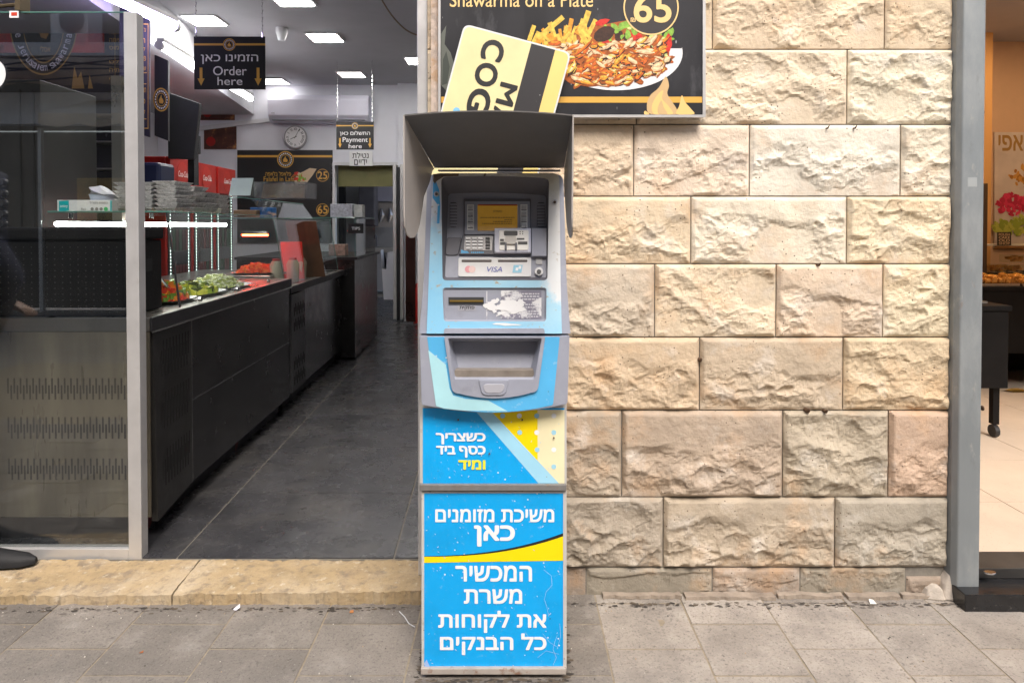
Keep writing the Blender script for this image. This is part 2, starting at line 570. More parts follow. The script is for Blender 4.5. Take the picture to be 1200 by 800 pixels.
def stone(x0, x1, z0, z1, seed, col, bulge=0.03, res=0.0048, y0=0.0, name='stone', m=None, chips=None):
    w, h = x1 - x0, z1 - z0
    rs = np.random.RandomState(seed)
    nx, nz = max(6, int(w / res)), max(6, int(h / res))
    u = np.linspace(0, w, nx + 1); v = np.linspace(0, h, nz + 1)
    U, V = np.meshgrid(u, v)
    wu = U + 0.022 * fbm(U * 14, V * 14, 4, seed); wv = V + 0.018 * fbm(U * 14 + 40, V * 14, 4, seed + 5)
    ed = np.minimum(np.minimum(U, w - U), np.minimum(V, h - V))
    mrg = 0.006 + 0.01 * np.clip(0.5 + fbm(U * 10, V * 10, 2, seed + 8), 0, 1)
    edge = np.clip((ed - mrg * 0.25) / 0.009, 0, 1)
    edge = edge ** 0.5 * (0.84 + 0.16 * np.clip(ed / 0.05, 0, 1))
    H = bulge * (0.75 + 0.55 * fbm(wu * 5, wv * 5, 3, seed + 1))
    n = chips if chips is not None else int(14 + w * 70)
    for k in range(n):                       # conchoidal flakes: scoops with crisp rims, steeper and denser low on the stone
        cu_, cv_ = rs.rand() * w, (rs.rand() ** 1.5) * h
        a = rs.uniform(0.012, 0.08) ; b = a * rs.uniform(0.4, 0.9)
        th = rs.uniform(-0.7, 0.7)
        du, dv = wu - cu_, wv - cv_
        ru = du * math.cos(th) + dv * math.sin(th); rv = -du * math.sin(th) + dv * math.cos(th)
        q = (ru / a) ** 2 + (rv / b) ** 2
        lowf = 1 - cv_ / h
        c0 = bulge * rs.uniform(0.12, 0.85) * (1 - 0.35 * lowf)
        Hk = c0 + bulge * 0.45 * q + rv * rs.uniform(0.05, 0.45) + ru * rs.uniform(-0.15, 0.15)
        H = np.minimum(H, Hk)
    # angular breaks
    rid = 1 - np.abs(fbm(wu * 16, wv * 22, 3, seed + 3)) * 2.2
    H = H + 0.005 * rid * (0.4 + 0.6 * (1 - V / h)) + 0.0022 * fbm(U * 70, V * 70, 3, seed + 2)
    H = H + 0.0022 * np.abs(fbm(wu * 38, wv * 45, 3, seed + 21))
    if rs.rand() < 0.55:                     # some stones keep a smoother dressed top
        sm_ = np.clip((V / h - rs.uniform(0.45, 0.7) + 0.25 * fbm(U * 6, V * 3, 2, seed + 31)) / 0.12, 0, 1)
        H = H * (1 - sm_) + sm_ * (bulge * 0.62 + 0.0025 * fbm(U * 20, V * 20, 4, seed + 32))
    H = np.maximum(H, 0.001) * edge
    fl = np.clip(1 - (V / h - 0.25) / 0.5, 0, 1)
    jit = 0.0016
    X = U + x0; Z = V + z0
    Yv = y0 - H
    nn = nx + 1
    vs = np.stack([X, Yv, Z], -1).reshape(-1, 3)
    idx = np.arange((nx + 1) * (nz + 1)).reshape(nz + 1, nx + 1)
    f = np.stack([idx[:-1, :-1], idx[:-1, 1:], idx[1:, 1:], idx[1:, :-1]], -1).reshape(-1, 4)
    per = list(idx[0, :]) + list(idx[1:, -1]) + list(idx[-1, -2::-1]) + list(idx[-2:0:-1, 0])
    b0 = len(vs); k = len(per)
    back = vs[per].copy(); back[:, 1] = y0 + 0.02
    vs = np.concatenate([vs, back])
    vs = vs - np.array([wall.location.x, wall.location.y, wall.location.z])
    fs = f.tolist() + [(per[i], b0 + i, b0 + (i + 1) % k, per[(i + 1) % k]) for i in range(k)]
    me = bpy.data.meshes.new(name)
    me.from_pydata(vs.tolist(), [], fs)
    me.update()
    me.materials.append(m or m_stone)
    o = bpy.data.objects.new(name, me)
    COL.objects.link(o); o.parent = wall
    o.color = (col[0], col[1] * 1.035, col[2] * 1.03, 1)
    return o

rows = [(-25, 58), (58, 146), (146, 230), (230, 309), (309, 395), (395, 480.5), (480.5, 582), (582, 664)]
rowj = [[620, 833, 1033], [600, 745, 990], [600, 742, 877, 1053], [640, 809, 991], [600, 767, 909, 1034], [660, 820, 988],
        [600, 729, 918, 1042], [600, 778, 980]]
cream, pale, pink, tan_, orange, grey = (0.66, 0.52, 0.37), (0.70, 0.60, 0.475), (0.43, 0.33, 0.25), (0.41, 0.33, 0.24), (0.50, 0.35, 0.255), (0.33, 0.28, 0.22)
rowc = [[cream, cream, (0.68, 0.53, 0.38), cream], [cream, cream, (0.68, 0.55, 0.41), (0.70, 0.6, 0.46)], [cream, (0.66, 0.51, 0.37), (0.7, 0.56, 0.44), (0.7, 0.62, 0.52), pale],
        [cream, (0.64, 0.5, 0.35), pale, (0.67, 0.54, 0.38)], [cream, (0.55, 0.45, 0.35), (0.64, 0.51, 0.37), (0.62, 0.48, 0.36), (0.66, 0.54, 0.38)],
        [tan_, (0.56, 0.42, 0.29), (0.5, 0.39, 0.285), (0.56, 0.43, 0.29)], [tan_, (0.40, 0.32, 0.245), pink, (0.42, 0.345, 0.26), orange],
        [grey, (0.37, 0.305, 0.24), (0.43, 0.345, 0.26), (0.38, 0.325, 0.26)]]
gp = 0.0022
sd_ = 100
for r, (ya, yb) in enumerate(rows):
    z1, z0 = P(600, ya, 0).z, P(600, yb, 0).z
    xs = [WALL_X0] + [P(x, 400, 0).x for x in rowj[r]] + [WALL_X1]
    for i in range(len(xs) - 1):
        sd_ += 13
        bl = [0.017, 0.019, 0.019, 0.02, 0.022, 0.026, 0.030, 0.031][r]
        vis = xs[i + 1] > 0.12
        stone(xs[i] + gp, xs[i + 1] - gp, z0 + gp, z1 - gp, sd_, rowc[r][min(i, len(rowc[r]) - 1)], bulge=bl * random.uniform(0.85, 1.15), res=0.0048 if vis else 0.012)
# rows above the frame
z = P(600, -25, 0).z
rr = 0
while z < 3.3:
    xs = [WALL_X0] + sorted(random.uniform(0.1, 0.6) + k * 0.45 - 0.2 for k in range(3)) + [WALL_X1]
    for i in range(len(xs) - 1):
        sd_ += 13
        stone(xs[i] + gp, xs[i + 1] - gp, z + gp, z + 0.24 - gp, sd_, cream, bulge=0.025, res=0.012)
    z += 0.24
# low ledge course set back
zb, zt_ = -0.01, P(600, 664, 0).z - 0.004
xs = [WALL_X0] + [P(x, 680, 0).x for x in (600, 687, 835, 938, 1062)] + [WALL_X1]
for i in range(len(xs) - 1):
    sd_ += 13
    stone(xs[i] + gp, xs[i + 1] - gp, zb, zt_ - (0.03 if i == 5 else 0), sd_, (0.30 + 0.03 * (i % 2), 0.255, 0.2), bulge=0.014, y0=0.004, name='base_stone')
# cracked mortar fillet on the ground at the foot
for i, (xa, xb_) in enumerate(((705, 797), (800, 905), (908, 985), (988, 1050), (1052, 1108))):
    a = P(xa, 700, 0).x; b = P(xb_, 700, 0).x
    rough_slab('mortar_fillet', a, b, -0.030 - 0.008 * (i % 2), 0.0, 0.012, 0.012, m_rub, wall, 50 + i, amp=0.006, chip=0.014, gap=0.001, res=0.01)
# metal remains in the joints
m_rust = mat('rusty_metal', (0.12, 0.07, 0.04), 0.8, metal=0.3, var=0.3, vscale=60)
for (px, py, r_) in ((819, 421, 0.007), (945, 480, 0.008), (966, 481, 0.006), (700, 420, 0.0), (958, 310, 0.004), (1000, 150, 0.003), (968, 150, 0.003)):
    if r_ == 0: continue
    c = P(px, py, -0.01)
    g = G(); g.tube([c + Vector((0, 0.02, 0)), c + Vector((0.002, -0.008, -0.002)), c + Vector((0.004, -0.015, 0.006))], [r_, r_ * 0.9, r_ * 0.5], 7)
    link('anchor_stub', g, m_rust, wall)

# ================================================================== STEEL COLUMN + THRESHOLD RIGHT
m_col = mat('painted_steel_column', (0.24, 0.262, 0.27), 0.5, metal=0.25, var=0.13, vscale=3, bump=0.0008, bscale=30,
            dirt=[((0.4, 0.41, 0.4), 7, 0.46, 0.7, 0.6), ((0.45, 0.43, 0.38), 34, 0.62, 0.7, 0.4), ((0.1, 0.09, 0.08), 18, 0.6, 0.74, 0.35), ((0.25, 0.14, 0.08), 12, 0.64, 0.72, 0.6)], stretch=(1, 1, 0.4))
ca, cb, cc = P(1115, 400, -0.02).x, P(1124, 400, -0.045).x, P(1151, 400, -0.05).x
column = thing('steel_column', 'tall grey painted steel column at the right end of the stone wall', 'column', ((ca + cc) / 2, 0, 0))
g = G(); g.prism([(ca, 0.10, -0.01), (ca, -0.028, -0.01), (cb, -0.05, -0.01), (cc, -0.05, -0.01), (cc, 0.10, -0.01)], (0, 0, 3.3))
link('column_shaft', g, m_col, column, bevel=0.004)
g = G(); g.add(*(lambda a: (a, [(0, 1, 2, 3)]))([P(1134, 208, -0.0505), P(1145, 208, -0.0505), P(1145, 219, -0.0505), P(1134, 219, -0.0505)]))
link('tape_patch', g, mat('pale_tape', (0.33, 0.35, 0.35), 0.6), column)
for i, (px, py) in enumerate(((1150.5, 132), (1150.5, 478))):
    g = G(); c = P(px, py, -0.03); g.disc(c, (1, 0, 0), 0.008, 12, 0.004)
    link('bolt', g, m_rust, column)
m_gran = mat('black_granite', (0.015, 0.015, 0.016), 0.22, var=0.3, vscale=20, dirt=((0.2, 0.18, 0.16), 30, 0.62, 0.72, 0.4))
thr = thing('granite_threshold', 'polished black granite threshold at the foot of the steel column', 'threshold', (2.2, 0, 0))
a = P(1131, 710, -0.1)
g = G(); g.box(a.x, 4.6, -0.10, 0.10, -0.01, 0.055)
link('slab', g, m_gran, thr, bevel=0.003)
q = P(1151, 690, -0.03)
g = G(); g.box(cc + 0.0, 4.6, 0.0, 0.12, 0.0555, 0.09)
link('raised_strip', g, mat('dark_granite_strip', (0.04, 0.037, 0.034), 0.4, var=0.3, vscale=8), thr, bevel=0.002)
c = Pz(1160, 671, 0.092)
g = G(); g.prism([(c.x + x * 0.02, c.y + y * 0.012, 0.0905) for x, y in circ(0, 0, 1, 16)], (0, 0, 0.006))
link('hinge_plate', g, m_chrome, thr, bevel=0.001)
# broken render at the column foot
m_ren = mat('broken_render', (0.5, 0.44, 0.37), 0.9, var=0.2, vscale=20, bump=0.004, bscale=60)
for i, (x0, x1, y0, h) in enumerate(((1080, 1100, -0.03, 0.035), (1098, 1116, -0.035, 0.07), (1113, 1132, -0.075, 0.03))):
    a, b = P(x0, 700, 0).x, P(x1, 700, 0).x
    g = G()
    g.prism([(a, y0, 0), (b, y0 - 0.012, 0), (b - 0.005, y0, h), ((a + b) / 2, y0 + 0.008, h * 1.15), (a + 0.01, y0 + 0.012, h * 0.7)], (0, 0.05, 0.006))
    link('render_lump', g, m_ren, wall, bevel=0.005)

# ================================================================== POSTER BOARD ON THE WALL
PB = yplane(-0.055)
poster = thing('menu_poster', 'framed black food poster with the price 65 above the cash machine', 'poster', (P(670, 60, 0).x, 0, P(670, 60, 0).z))
m_poster = mat('poster_black', (0.022, 0.022, 0.026), 0.4, var=0.35, vscale=5, dirt=((0.16, 0.16, 0.17), 16, 0.58, 0.8, 0.45), speck=[((0.35, 0.35, 0.35), 40, 0.10)], stretch=(1, 1, 0.4))
PT = -330
g = G(); slab(g, rect(514.5, PT, 826, 136.5), PB, 0.0, 0.05)
link('board', g, mat('board_edge_white', (0.66, 0.62, 0.56), 0.6), poster)
g = G(); ring(g, rp(rect(513.5, PT - 1, 827, 137.5), 1), rp(rect(516.2, PT + 2, 823.6, 134.6), 1), PB, 0.006, 0.01, 0.005)
link('frame', g, m_alu, poster)
g = G(); slab(g, rect(505, PT, 513, 131), yplane(-0.03), 0.0, 0.03)
link('peeling_edge_strip', g, mat('peeling_board', (0.55, 0.45, 0.38), 0.9, var=0.3, vscale=30, bump=0.004, bscale=50, dirt=((0.5, 0.3, 0.15), 20, 0.5, 0.65, 0.7)), poster)
g = G(); g.face(onp(rect(516.5, PT + 3, 823.4, 134.4), PB, 0.0012))
link('printed_sheet', g, m_poster, poster)
g = G(); g.face(onp(rect(517, 113.5, 823, 120.5), PB, 0.0018))
link('gold_stripe', g, m_gold, poster)
g = G(); letter(g, 'Shawarma on a Plate', (527, -8, 695, 8.5), PB, 0.002, 0.006)
link('lettering', g, m_goldtext, poster)
g = G(); letter(g, heb('שווארמה בצלחת'), (560, -40, 690, -20), PB, 0.002, 0.006)
link('lettering', g, m_goldtext, poster)
# price roundel
g = G(); g.bridge(onp(circ(763, 9, 32.5, 48), PB, 0.0030), onp(circ(763, 9, 30.8, 48), PB, 0.0030))
letter(g, '65', (742.5, -7, 787, 27), PB, 0.0034, 0.02)
letter(g, '₪', (739, 21, 745, 26), PB, 0.0034)
link('price', g, m_goldtext, poster)
g = G(); g.face(onp(circ(763, 9, 31, 48), PB, 0.0027))
link('price_roundel', g, mat('roundel_grey', (0.05, 0.045, 0.045), 0.4), poster)
# plate and food, flat print made of many small coloured shapes
g = G(); 
plate = []
for t in np.linspace(-0.25, math.pi + 0.12, 40):
    plate.append((722 + 78 * math.cos(t), 62 + 44 * math.sin(t)))
g.face(onp([(799, 57)] + [(798 - i * 1.5, 66 + i * 4.2 - 0.0 * i) for i in range(0)] + plate[1:], PB, 0.0016))
link('printed_plate', g, mat('plate_print', (0.78, 0.78, 0.78), 0.4), poster)
rnd = random.Random(3)
fm = [mat('fry_yellow', (0.85, 0.5, 0.08), 0.45, var=0.45, vscale=70), mat('fry_orange', (0.75, 0.3, 0.03), 0.45, var=0.45, vscale=70), mat('meat_brown', (0.38, 0.1, 0.02), 0.45, var=0.45, vscale=70),
      mat('meat_red', (0.62, 0.13, 0.02), 0.45, var=0.45, vscale=70), mat('meat_pale', (0.78, 0.5, 0.28), 0.45, var=0.45, vscale=70), mat('tomato_red', (0.65, 0.03, 0.02), 0.45, var=0.45, vscale=70),
      mat('salad_green', (0.25, 0.45, 0.06), 0.45, var=0.45, vscale=70), mat('salad_pale', (0.6, 0.7, 0.25), 0.45, var=0.45, vscale=70), mat('char_dark', (0.05, 0.02, 0.012), 0.45, var=0.45, vscale=70), mat('meat_light', (0.9, 0.68, 0.42), 0.45, var=0.3, vscale=70)]
def blob(cx, cy, a, b, th, n=7, jit=0.25):
    out = []
    for i in range(n):
        t = 2 * math.pi * i / n
        k = 1 + rnd.uniform(-jit, jit)
        x, y = a * k * math.cos(t), b * k * math.sin(t)
        out.append((cx + x * math.cos(th) - y * math.sin(th), cy + x * math.sin(th) + y * math.cos(th)))
    return out
g = G(); k = 0
def pr(loop, mi):
    global k
    k += 1
    g.face(onp(loop, PB, 0.0020 + k * 1.2e-6), mi)
pr([(642, 66), (650, 48), (672, 36), (700, 30), (735, 24), (765, 32), (785, 50), (784, 72), (760, 88), (730, 98), (690, 102), (668, 98), (650, 84)], 2)
def fry(x0, y0, x1, y1, w, mi):
    d = Vector((x1 - x0, y1 - y0)).normalized(); n_ = Vector((-d.y, d.x)) * w / 2
    pr([(x0 + n_.x, y0 + n_.y), (x1 + n_.x, y1 + n_.y), (x1 - n_.x, y1 - n_.y), (x0 - n_.x, y0 - n_.y)], mi)
for i in range(46):
    x = rnd.uniform(622, 690); y = rnd.uniform(36, 62) + (690 - x) * 0.08
    a_ = rnd.uniform(-2.4, -0.7); l = rnd.uniform(9, 26)
    fry(x, y, x + l * math.cos(a_) * 0.8, max(y + l * math.sin(a_) * 0.8, 22), rnd.uniform(3, 6), rnd.choice([0, 1, 0, 1, 0]))
fry(620, 48, 626, 30, 5, 0); fry(690, 13, 681, 40, 6.5, 0); fry(698, 23, 688, 44, 5, 0); fry(660, 20, 634, 42, 6, 0); fry(641, 38, 630, 45, 5, 0)
for i in range(42):
    x = rnd.uniform(700, 786); y = 30 + abs(x - 735) * 0.25 + rnd.uniform(-6, 16)
    pr(blob(x, y, rnd.uniform(4, 9), rnd.uniform(2.5, 5), rnd.uniform(0, 3)), rnd.choice([5, 6, 7, 6, 5, 8, 6]))
pr(blob(708, 40, 13, 9, -0.4, 10, 0.1), 8); pr(blob(748, 46, 8, 5, -0.8), 5); pr(blob(783, 52, 5, 13, 0.1), 5); pr(blob(706, 26, 8, 4, -0.3), 5); pr(blob(773, 56, 4, 9, 0.2), 1)
for i in range(60):
    pr(blob(rnd.uniform(755, 782), rnd.uniform(44, 66), rnd.uniform(1.2, 3), rnd.uniform(1, 2), rnd.uniform(0, 3)), rnd.choice([6, 7, 7]))
for i in range(260):
    x = rnd.uniform(648, 786)
    y = 63 + rnd.uniform(-12, 36) - abs(x - 700) * 0.08
    if ((x - 715) / 73) ** 2 + ((y - 66) / 35) ** 2 > 1: continue
    a, b, th = rnd.uniform(4, 10), rnd.uniform(1.4, 3.2), rnd.uniform(-1.1, 0.6)
    pr(blob(x + .4, y + .7, a * 1.1, b * 1.25, th, 9, 0.2), rnd.choice([8, 2, 2]))
    st = rnd.getstate(); c_ = rnd.choice([3, 4, 4, 1, 2, 4, 3, 0])
    pr(blob(x, y, a, b, th, 9, 0.25), c_)
    pr(blob(x + rnd.uniform(-1, 1), y - b * .25, a * .7, b * .4, th, 8, 0.3), {3: 1, 4: 9, 1: 0, 2: 3, 0: 9}[c_])
for i in range(90):
    x = rnd.uniform(655, 780); y = 66 + rnd.uniform(-14, 30)
    if ((x - 715) / 70) ** 2 + ((y - 66) / 33) ** 2 > 1: continue
    pr(blob(x, y, rnd.uniform(.6, 2.2), rnd.uniform(.4, 1), rnd.uniform(-1, 1), 7, 0.3), rnd.choice([8, 9, 3, 8]))
link('printed_food', g, fm, poster)
# printed flames
def sm(pts, k=5):
    out = []
    n = len(pts)
    for i in range(n):
        p0, p1, p2, p3 = [Vector(pts[(i + j - 1) % n]) for j in range(4)]
        for t in np.linspace(0, 1, k, endpoint=False):
            q = 0.5 * ((2 * p1) + (p2 - p0) * t + (2 * p0 - 5 * p1 + 4 * p2 - p3) * t * t + (3 * p1 - p0 - 3 * p2 + p3) * t ** 3)
            out.append((min(q.x, 823.4) , min(q.y, 134.4)))
    return out
def flame(cx, by, w, h, lean=0):
    L_ = [(cx - w, by), (cx - w * 1.05, by - h * .25), (cx - w * .55, by - h * .55), (cx + w * .1 + lean, by - h), (cx + w * .12, by - h * .72), (cx + w * .6, by - h * .45), (cx + w * .95, by - h * .2), (cx + w, by)]
    out = []
    for i in range(len(L_)):
        out.append(L_[i])
    return out
FLM = [mat('flame_tan', (0.62, 0.42, 0.2), 0.5), mat('flame_gold', (0.85, 0.55, 0.2), 0.5), mat('flame_green', (0.12, 0.13, 0.11), 0.5), mat('flame_dark', (0.05, 0.06, 0.05), 0.5)]
g = G()
g.face(onp(sm([(763, 134), (758, 124), (762, 112), (772, 103), (780, 90), (784, 100), (782, 110), (788, 120), (793, 128), (794, 134)]), PB, 0.0026), 0)
g.face(onp(sm([(767, 134), (764, 124), (770, 112), (777, 106), (776, 116), (783, 124), (788, 134)]), PB, 0.0030), 1)
g.face(onp(sm([(772, 134), (771, 126), (775, 118), (778, 126), (782, 134)]), PB, 0.0034), 0)
link('printed_flame', g, FLM, poster); g = G()
g.face(onp(sm([(793, 134), (796, 124), (799, 112), (803, 120), (810, 128), (813, 134)]), PB, 0.0028), 1)
link('printed_flame', g, FLM, poster); g = G()
g.face(onp(sm([(755, 134), (756, 130), (761, 134)]), PB, 0.0028), 1)
link('printed_flame', g, FLM, poster); g = G()
g.face(onp([(517, 100), (517, 40), (523, 30), (521, 52), (528, 62), (533, 78), (528, 98), (524, 108)], PB, 0.0026), 2)
g.face(onp([(518, 100), (519, 70), (523, 60), (527, 78), (524, 98)], PB, 0.0030), 3)
link('printed_flame', g, FLM, poster)

# ================================================================== CASH MACHINE
atm = thing('cash_machine', 'blue and grey freestanding cash machine with hood standing against the wall', 'cash machine', (P(578, 780, -0.3).x, -0.25, 0))
m_agrey = mat('atm_grey_plastic', (0.33, 0.345, 0.41), 0.42, var=0.08, vscale=6, bump=0.0002, bscale=300, dirt=[((0.52, 0.52, 0.53), 18, 0.58, 0.78, 0.4), ((0.12, 0.11, 0.1), 7, 0.56, 0.76, 0.4)], speck=[((0.15, 0.13, 0.12), 50, 0.08)])
m_adark = mat('atm_dark_grey', (0.125, 0.125, 0.145), 0.45, var=0.12, vscale=8, dirt=((0.25, 0.25, 0.26), 25, 0.62, 0.8, 0.3))
m_aframe = mat('atm_cabinet_paint', (0.55, 0.53, 0.5), 0.5, var=0.08, vscale=8, dirt=[((0.3, 0.2, 0.12), 25, 0.6, 0.72, 0.6)], speck=[((0.2, 0.12, 0.07), 60, 0.12)])
m_blue = mat('blue_vinyl', (0.0, 0.40, 0.88), 0.35, var=0.05, vscale=3, dirt=[((0.0, 0.22, 0.5), 5, 0.5, 0.75, 0.45), ((0.6, 0.75, 0.85), 45, 0.66, 0.74, 0.55), ((0.25, 0.5, 0.7), 90, 0.6, 0.72, 0.4)],
             speck=[((0.75, 0.8, 0.85), 48, 0.13), ((0.04, 0.08, 0.15), 31, 0.07)], coat=0.2)
m_blue2 = mat('faded_blue_vinyl', (0.10, 0.46, 0.80), 0.4, var=0.1, vscale=5, dirt=[((0.6, 0.75, 0.85), 35, 0.62, 0.74, 0.6)], speck=[((0.75, 0.8, 0.85), 48, 0.14), ((0.05, 0.09, 0.12), 40, 0.1)])
m_lblue = mat('light_blue_vinyl', (0.36, 0.68, 0.86), 0.42, var=0.08, vscale=5, dirt=[((0.7, 0.8, 0.85), 30, 0.6, 0.75, 0.5)], speck=[((0.3, 0.3, 0.3), 50, 0.08)])
m_yel = mat('yellow_vinyl', (0.95, 0.72, 0.0), 0.4, var=0.04)
m_cream = mat('faded_yellow_vinyl', (0.86, 0.78, 0.5), 0.45, var=0.05, vscale=9)
F0 = yplane(-0.418)
# cabinet
g = G()
xl, xr = F0.at(494.5, 600).x, F0.at(663.5, 600).x
ztop = F0.at(578, 500).z
g.box(xl, xr, -0.415, -0.05, 0.012, ztop)
link('cabinet', g, m_aframe, atm, bevel=0.003)
g = G(); g.box(xl + 0.03, xr - 0.03, -0.39, -0.07, -0.002, 0.0115)
link('plinth', g, m_adark, atm)
g = G()
slab(g, rect(493, 783, 663.5, 790.3), F0, 0.012, 0.03)
link('foot_ledge', g, mat('rusty_ledge', (0.42, 0.37, 0.32), 0.6, var=0.15, vscale=12, dirt=[((0.22, 0.1, 0.05), 30, 0.55, 0.66, 0.8)]), atm, bevel=0.002)
g = G(); ring(g, rp(rect(494, 575.5, 664, 783), 1), rp(rect(497, 577.5, 660, 781.5), 1), F0, 0.003, 0.01, 0.004)
link('panel_frame', g, m_aframe, atm)
g = G(); g.face(onp(rect(497, 577.5, 660, 781.5), F0, 0.0010))
link('advert_panel', g, m_blue, atm)
W = []
g = G()
letter(g, heb('משיכת מזומנים'), (510, 596, 649.5, 611.5), F0, 0.0022, 0.024)
letter(g, heb('כאן'), (555.5, 615, 603.5, 640), F0, 0.0022, 0.035)
letter(g, heb('המכשיר'), (533.5, 662, 623.5, 681), F0, 0.0022, 0.026)
letter(g, heb('משרת'), (543.5, 689.5, 612, 707), F0, 0.0022, 0.026)
letter(g, heb('את לקוחות'), (513.5, 715, 640.5, 741), F0, 0.0022, 0.026)
letter(g, heb('כל הבנקים'), (515.5, 741.5, 640.5, 767), F0, 0.0022, 0.026)
link('lettering', g, m_wprint, atm)
def swoosh(t):  # bottom edge of black curve
    return (497 + 163 * t, 652 - 24 * t ** 2.4 + 0.0)
top = [(x, y) for x, y in (swoosh(i / 24) for i in range(25))]
g = G()
for i in range(24):
    a, b = top[i], top[i + 1]
    g.face(onp([a, b, (b[0], 659 - 2.5 * (i + 1) / 24), (a[0], 659 - 2.5 * i / 24)], F0, 0.0018), 0)
    g.face(onp([(a[0], a[1] - 0.5 - 3.2 * (i / 24)), (b[0], b[1] - 0.5 - 3.2 * ((i + 1) / 24)), b, a], F0, 0.0018), 1)
link('yellow_swoosh', g, [m_yel, m_bprint], atm)
m_scr = mat('scratched_white', (0.5, 0.68, 0.82), 0.6)
g = G()
rnd = random.Random(11)
def scratch(pts, w=0.28, pl=F0, off=0.0026):
    for a, b in zip(pts[:-1], pts[1:]):
        d = Vector((b[0] - a[0], b[1] - a[1])).normalized(); n_ = Vector((-d.y, d.x)) * w / 2
        g.face(onp([(a[0] + n_.x, a[1] + n_.y), (b[0] + n_.x, b[1] + n_.y), (b[0] - n_.x, b[1] - n_.y), (a[0] - n_.x, a[1] - n_.y)], pl, off))
scratch([(637, 667), (646, 674), (647, 685), (640, 693), (638, 702), (641, 711), (643, 722)])
scratch([(653, 744), (650, 752), (648, 760), (652, 770), (648, 779)]); scratch([(656, 730), (657, 745), (653, 760)])
scratch([(636, 742), (644, 752), (652, 757)]); scratch([(630, 770), (640, 762), (655, 766)]); scratch([(515, 668), (518, 664)])
for i in range(70):
    x, y = rnd.uniform(499, 658), rnd.uniform(579, 780)
    scratch([(x, y), (x + rnd.uniform(-2, 2), y + rnd.uniform(-2, 2))], rnd.uniform(0.4, 1.1))
for i in range(30):
    x, y = rnd.uniform(499, 660), rnd.uniform(487, 563)
    scratch([(x, y), (x + rnd.uniform(-2, 2), y + rnd.uniform(-2, 2))], rnd.uniform(0.3, 0.9), yplane(-0.420), 0.0032)
link('scratches', g, m_scr, atm, kind='stuff')
g = G(); g.face(onp([(497, 777), (500, 772), (503, 779), (508, 783.2), (499, 783.2)], F0, 0.0032))
link('peeling_corner', g, mat('vinyl_back', (0.35, 0.5, 0.8), 0.5), atm)
# trim bar
g = G(); slab(g, rect(491.5, 567.5, 664, 575), F0, 0.012, 0.02)
link('trim_bar', g, mat('trim_bar_metal', (0.25, 0.24, 0.23), 0.45, metal=0.4, var=0.15, vscale=30, dirt=((0.35, 0.2, 0.1), 40, 0.6, 0.7, 0.5)), atm, bevel=0.0015)
# upper sticker panel
F1 = yplane(-0.420)
g = G(); slab(g, rect(492, 470, 664, 567), F1, 0.0, 0.0015)
link('door_panel', g, m_aframe, atm)
g = G()
g.face(onp(rect(495.5, 478, 661.5, 566), F1, 0.0010), 0)
g.face(onp([(556, 480), (574, 480), (655, 566), (631, 566)], F1, 0.0016), 1)
g.face(onp([(574, 480), (630, 480), (630, 539.5)], F1, 0.0016), 2)
g.face(onp([(630, 480), (661.5, 480), (661.5, 566), (655, 566), (630, 539.5)], F1, 0.0016), 3)
link('advert_panel', g, [m_blue, m_lblue, m_yel, m_cream], atm)
g = G()
for (x, y, mi) in ((589, 487, 0), (608.6, 487, 1), (629, 487, 0), (649, 487, 1), (609, 506.5, 0), (629, 506.5, 1), (649, 506.5, 0), (629.5, 526.7, 0), (649, 526.7, 1), (649, 546.6, 0)):
    g = G(); g.face(onp(circ(x, y, 2.9, 16), F1, 0.0022)); link('printed_dot', g, [mat('dot_blue', (0.36, 0.66, 0.8), 0.5), m_wprint][mi], atm)
g = G()
letter(g, heb('כשצריך'), (510.5, 507, 569, 520.5), F1, 0.0030, 0.038)
letter(g, heb('כסף ביד'), (511, 522, 569, 536), F1, 0.0030, 0.038)
link('lettering', g, m_wprint, atm)
g = G(); letter(g, heb('ומיד'), (537, 538.5, 569, 550), F1, 0.0030, 0.038)
link('lettering', g, mat('yellow_print', (0.9, 0.8, 0.05), 0.5), atm)
for (x, y) in ((537, 491.5), (612, 491.5), (573.5, 531), (649, 512.5)):
    g = G(); g.disc(F1.at(x, y, 0.0035), (0, -1, 0), 0.0022, 10, 0.003)
    link('screw', g, m_rust, atm)

# dispenser fascia
D = yplane(-0.462)
g = G()
dl = rp([(491.5, 394), (667.5, 394), (665, 474), (494, 475)], [1, 1, 4, 4], sag=(0, 0, 9, 0), m=9)
rim_h = rp([(523, 395.2), (637, 395.2), (628, 452), (531, 452)], [2, 2, 8, 8], sag=(0, 0, 0, 0), m=9)
ring(g, dl, rim_h, D, 0.0, 0.055, 0.02)
disp = link('dispenser_fascia', g, m_agrey, atm, bevel=0.004)
rim_o = rp([(520.5, 394.5), (639, 394.5), (630, 460), (530, 461)], [2, 2, 8, 8], sag=(0, 0, 6, 0), m=9)
cav = rp([(525, 396), (635, 396), (626.5, 444.5), (532, 444.5)], [2, 2, 3, 3], sag=(0, 0, 0, 0), m=9)
g = G()
bo = rp([(500.5, 394.6), (656, 394.6), (648, 475), (511.5, 476)], [1, 1, 3, 3], sag=(0, 0, 7.5, 0), m=9)
g.bridge(onp(bo, D, 0.0012), onp(rim_o, D, 0.0012))
link('fascia_vinyl', g, m_blue2, atm)
g = G(); g.face(onp([(501.8, 410), (522.5, 427), (527, 455), (531, 463), (545, 467), (572, 469), (595, 481.6), (545, 481), (520, 478.5), (511, 475.5)], D, 0.0018))
link('fascia_stripe', g, mat('aqua_vinyl', (0.42, 0.72, 0.78), 0.45, var=0.08, vscale=9, speck=[((0.2, 0.25, 0.25), 60, 0.08)]), atm)
g = G()
ring(g, rim_o, cav, D, 0.008, 0.009, 0.0)
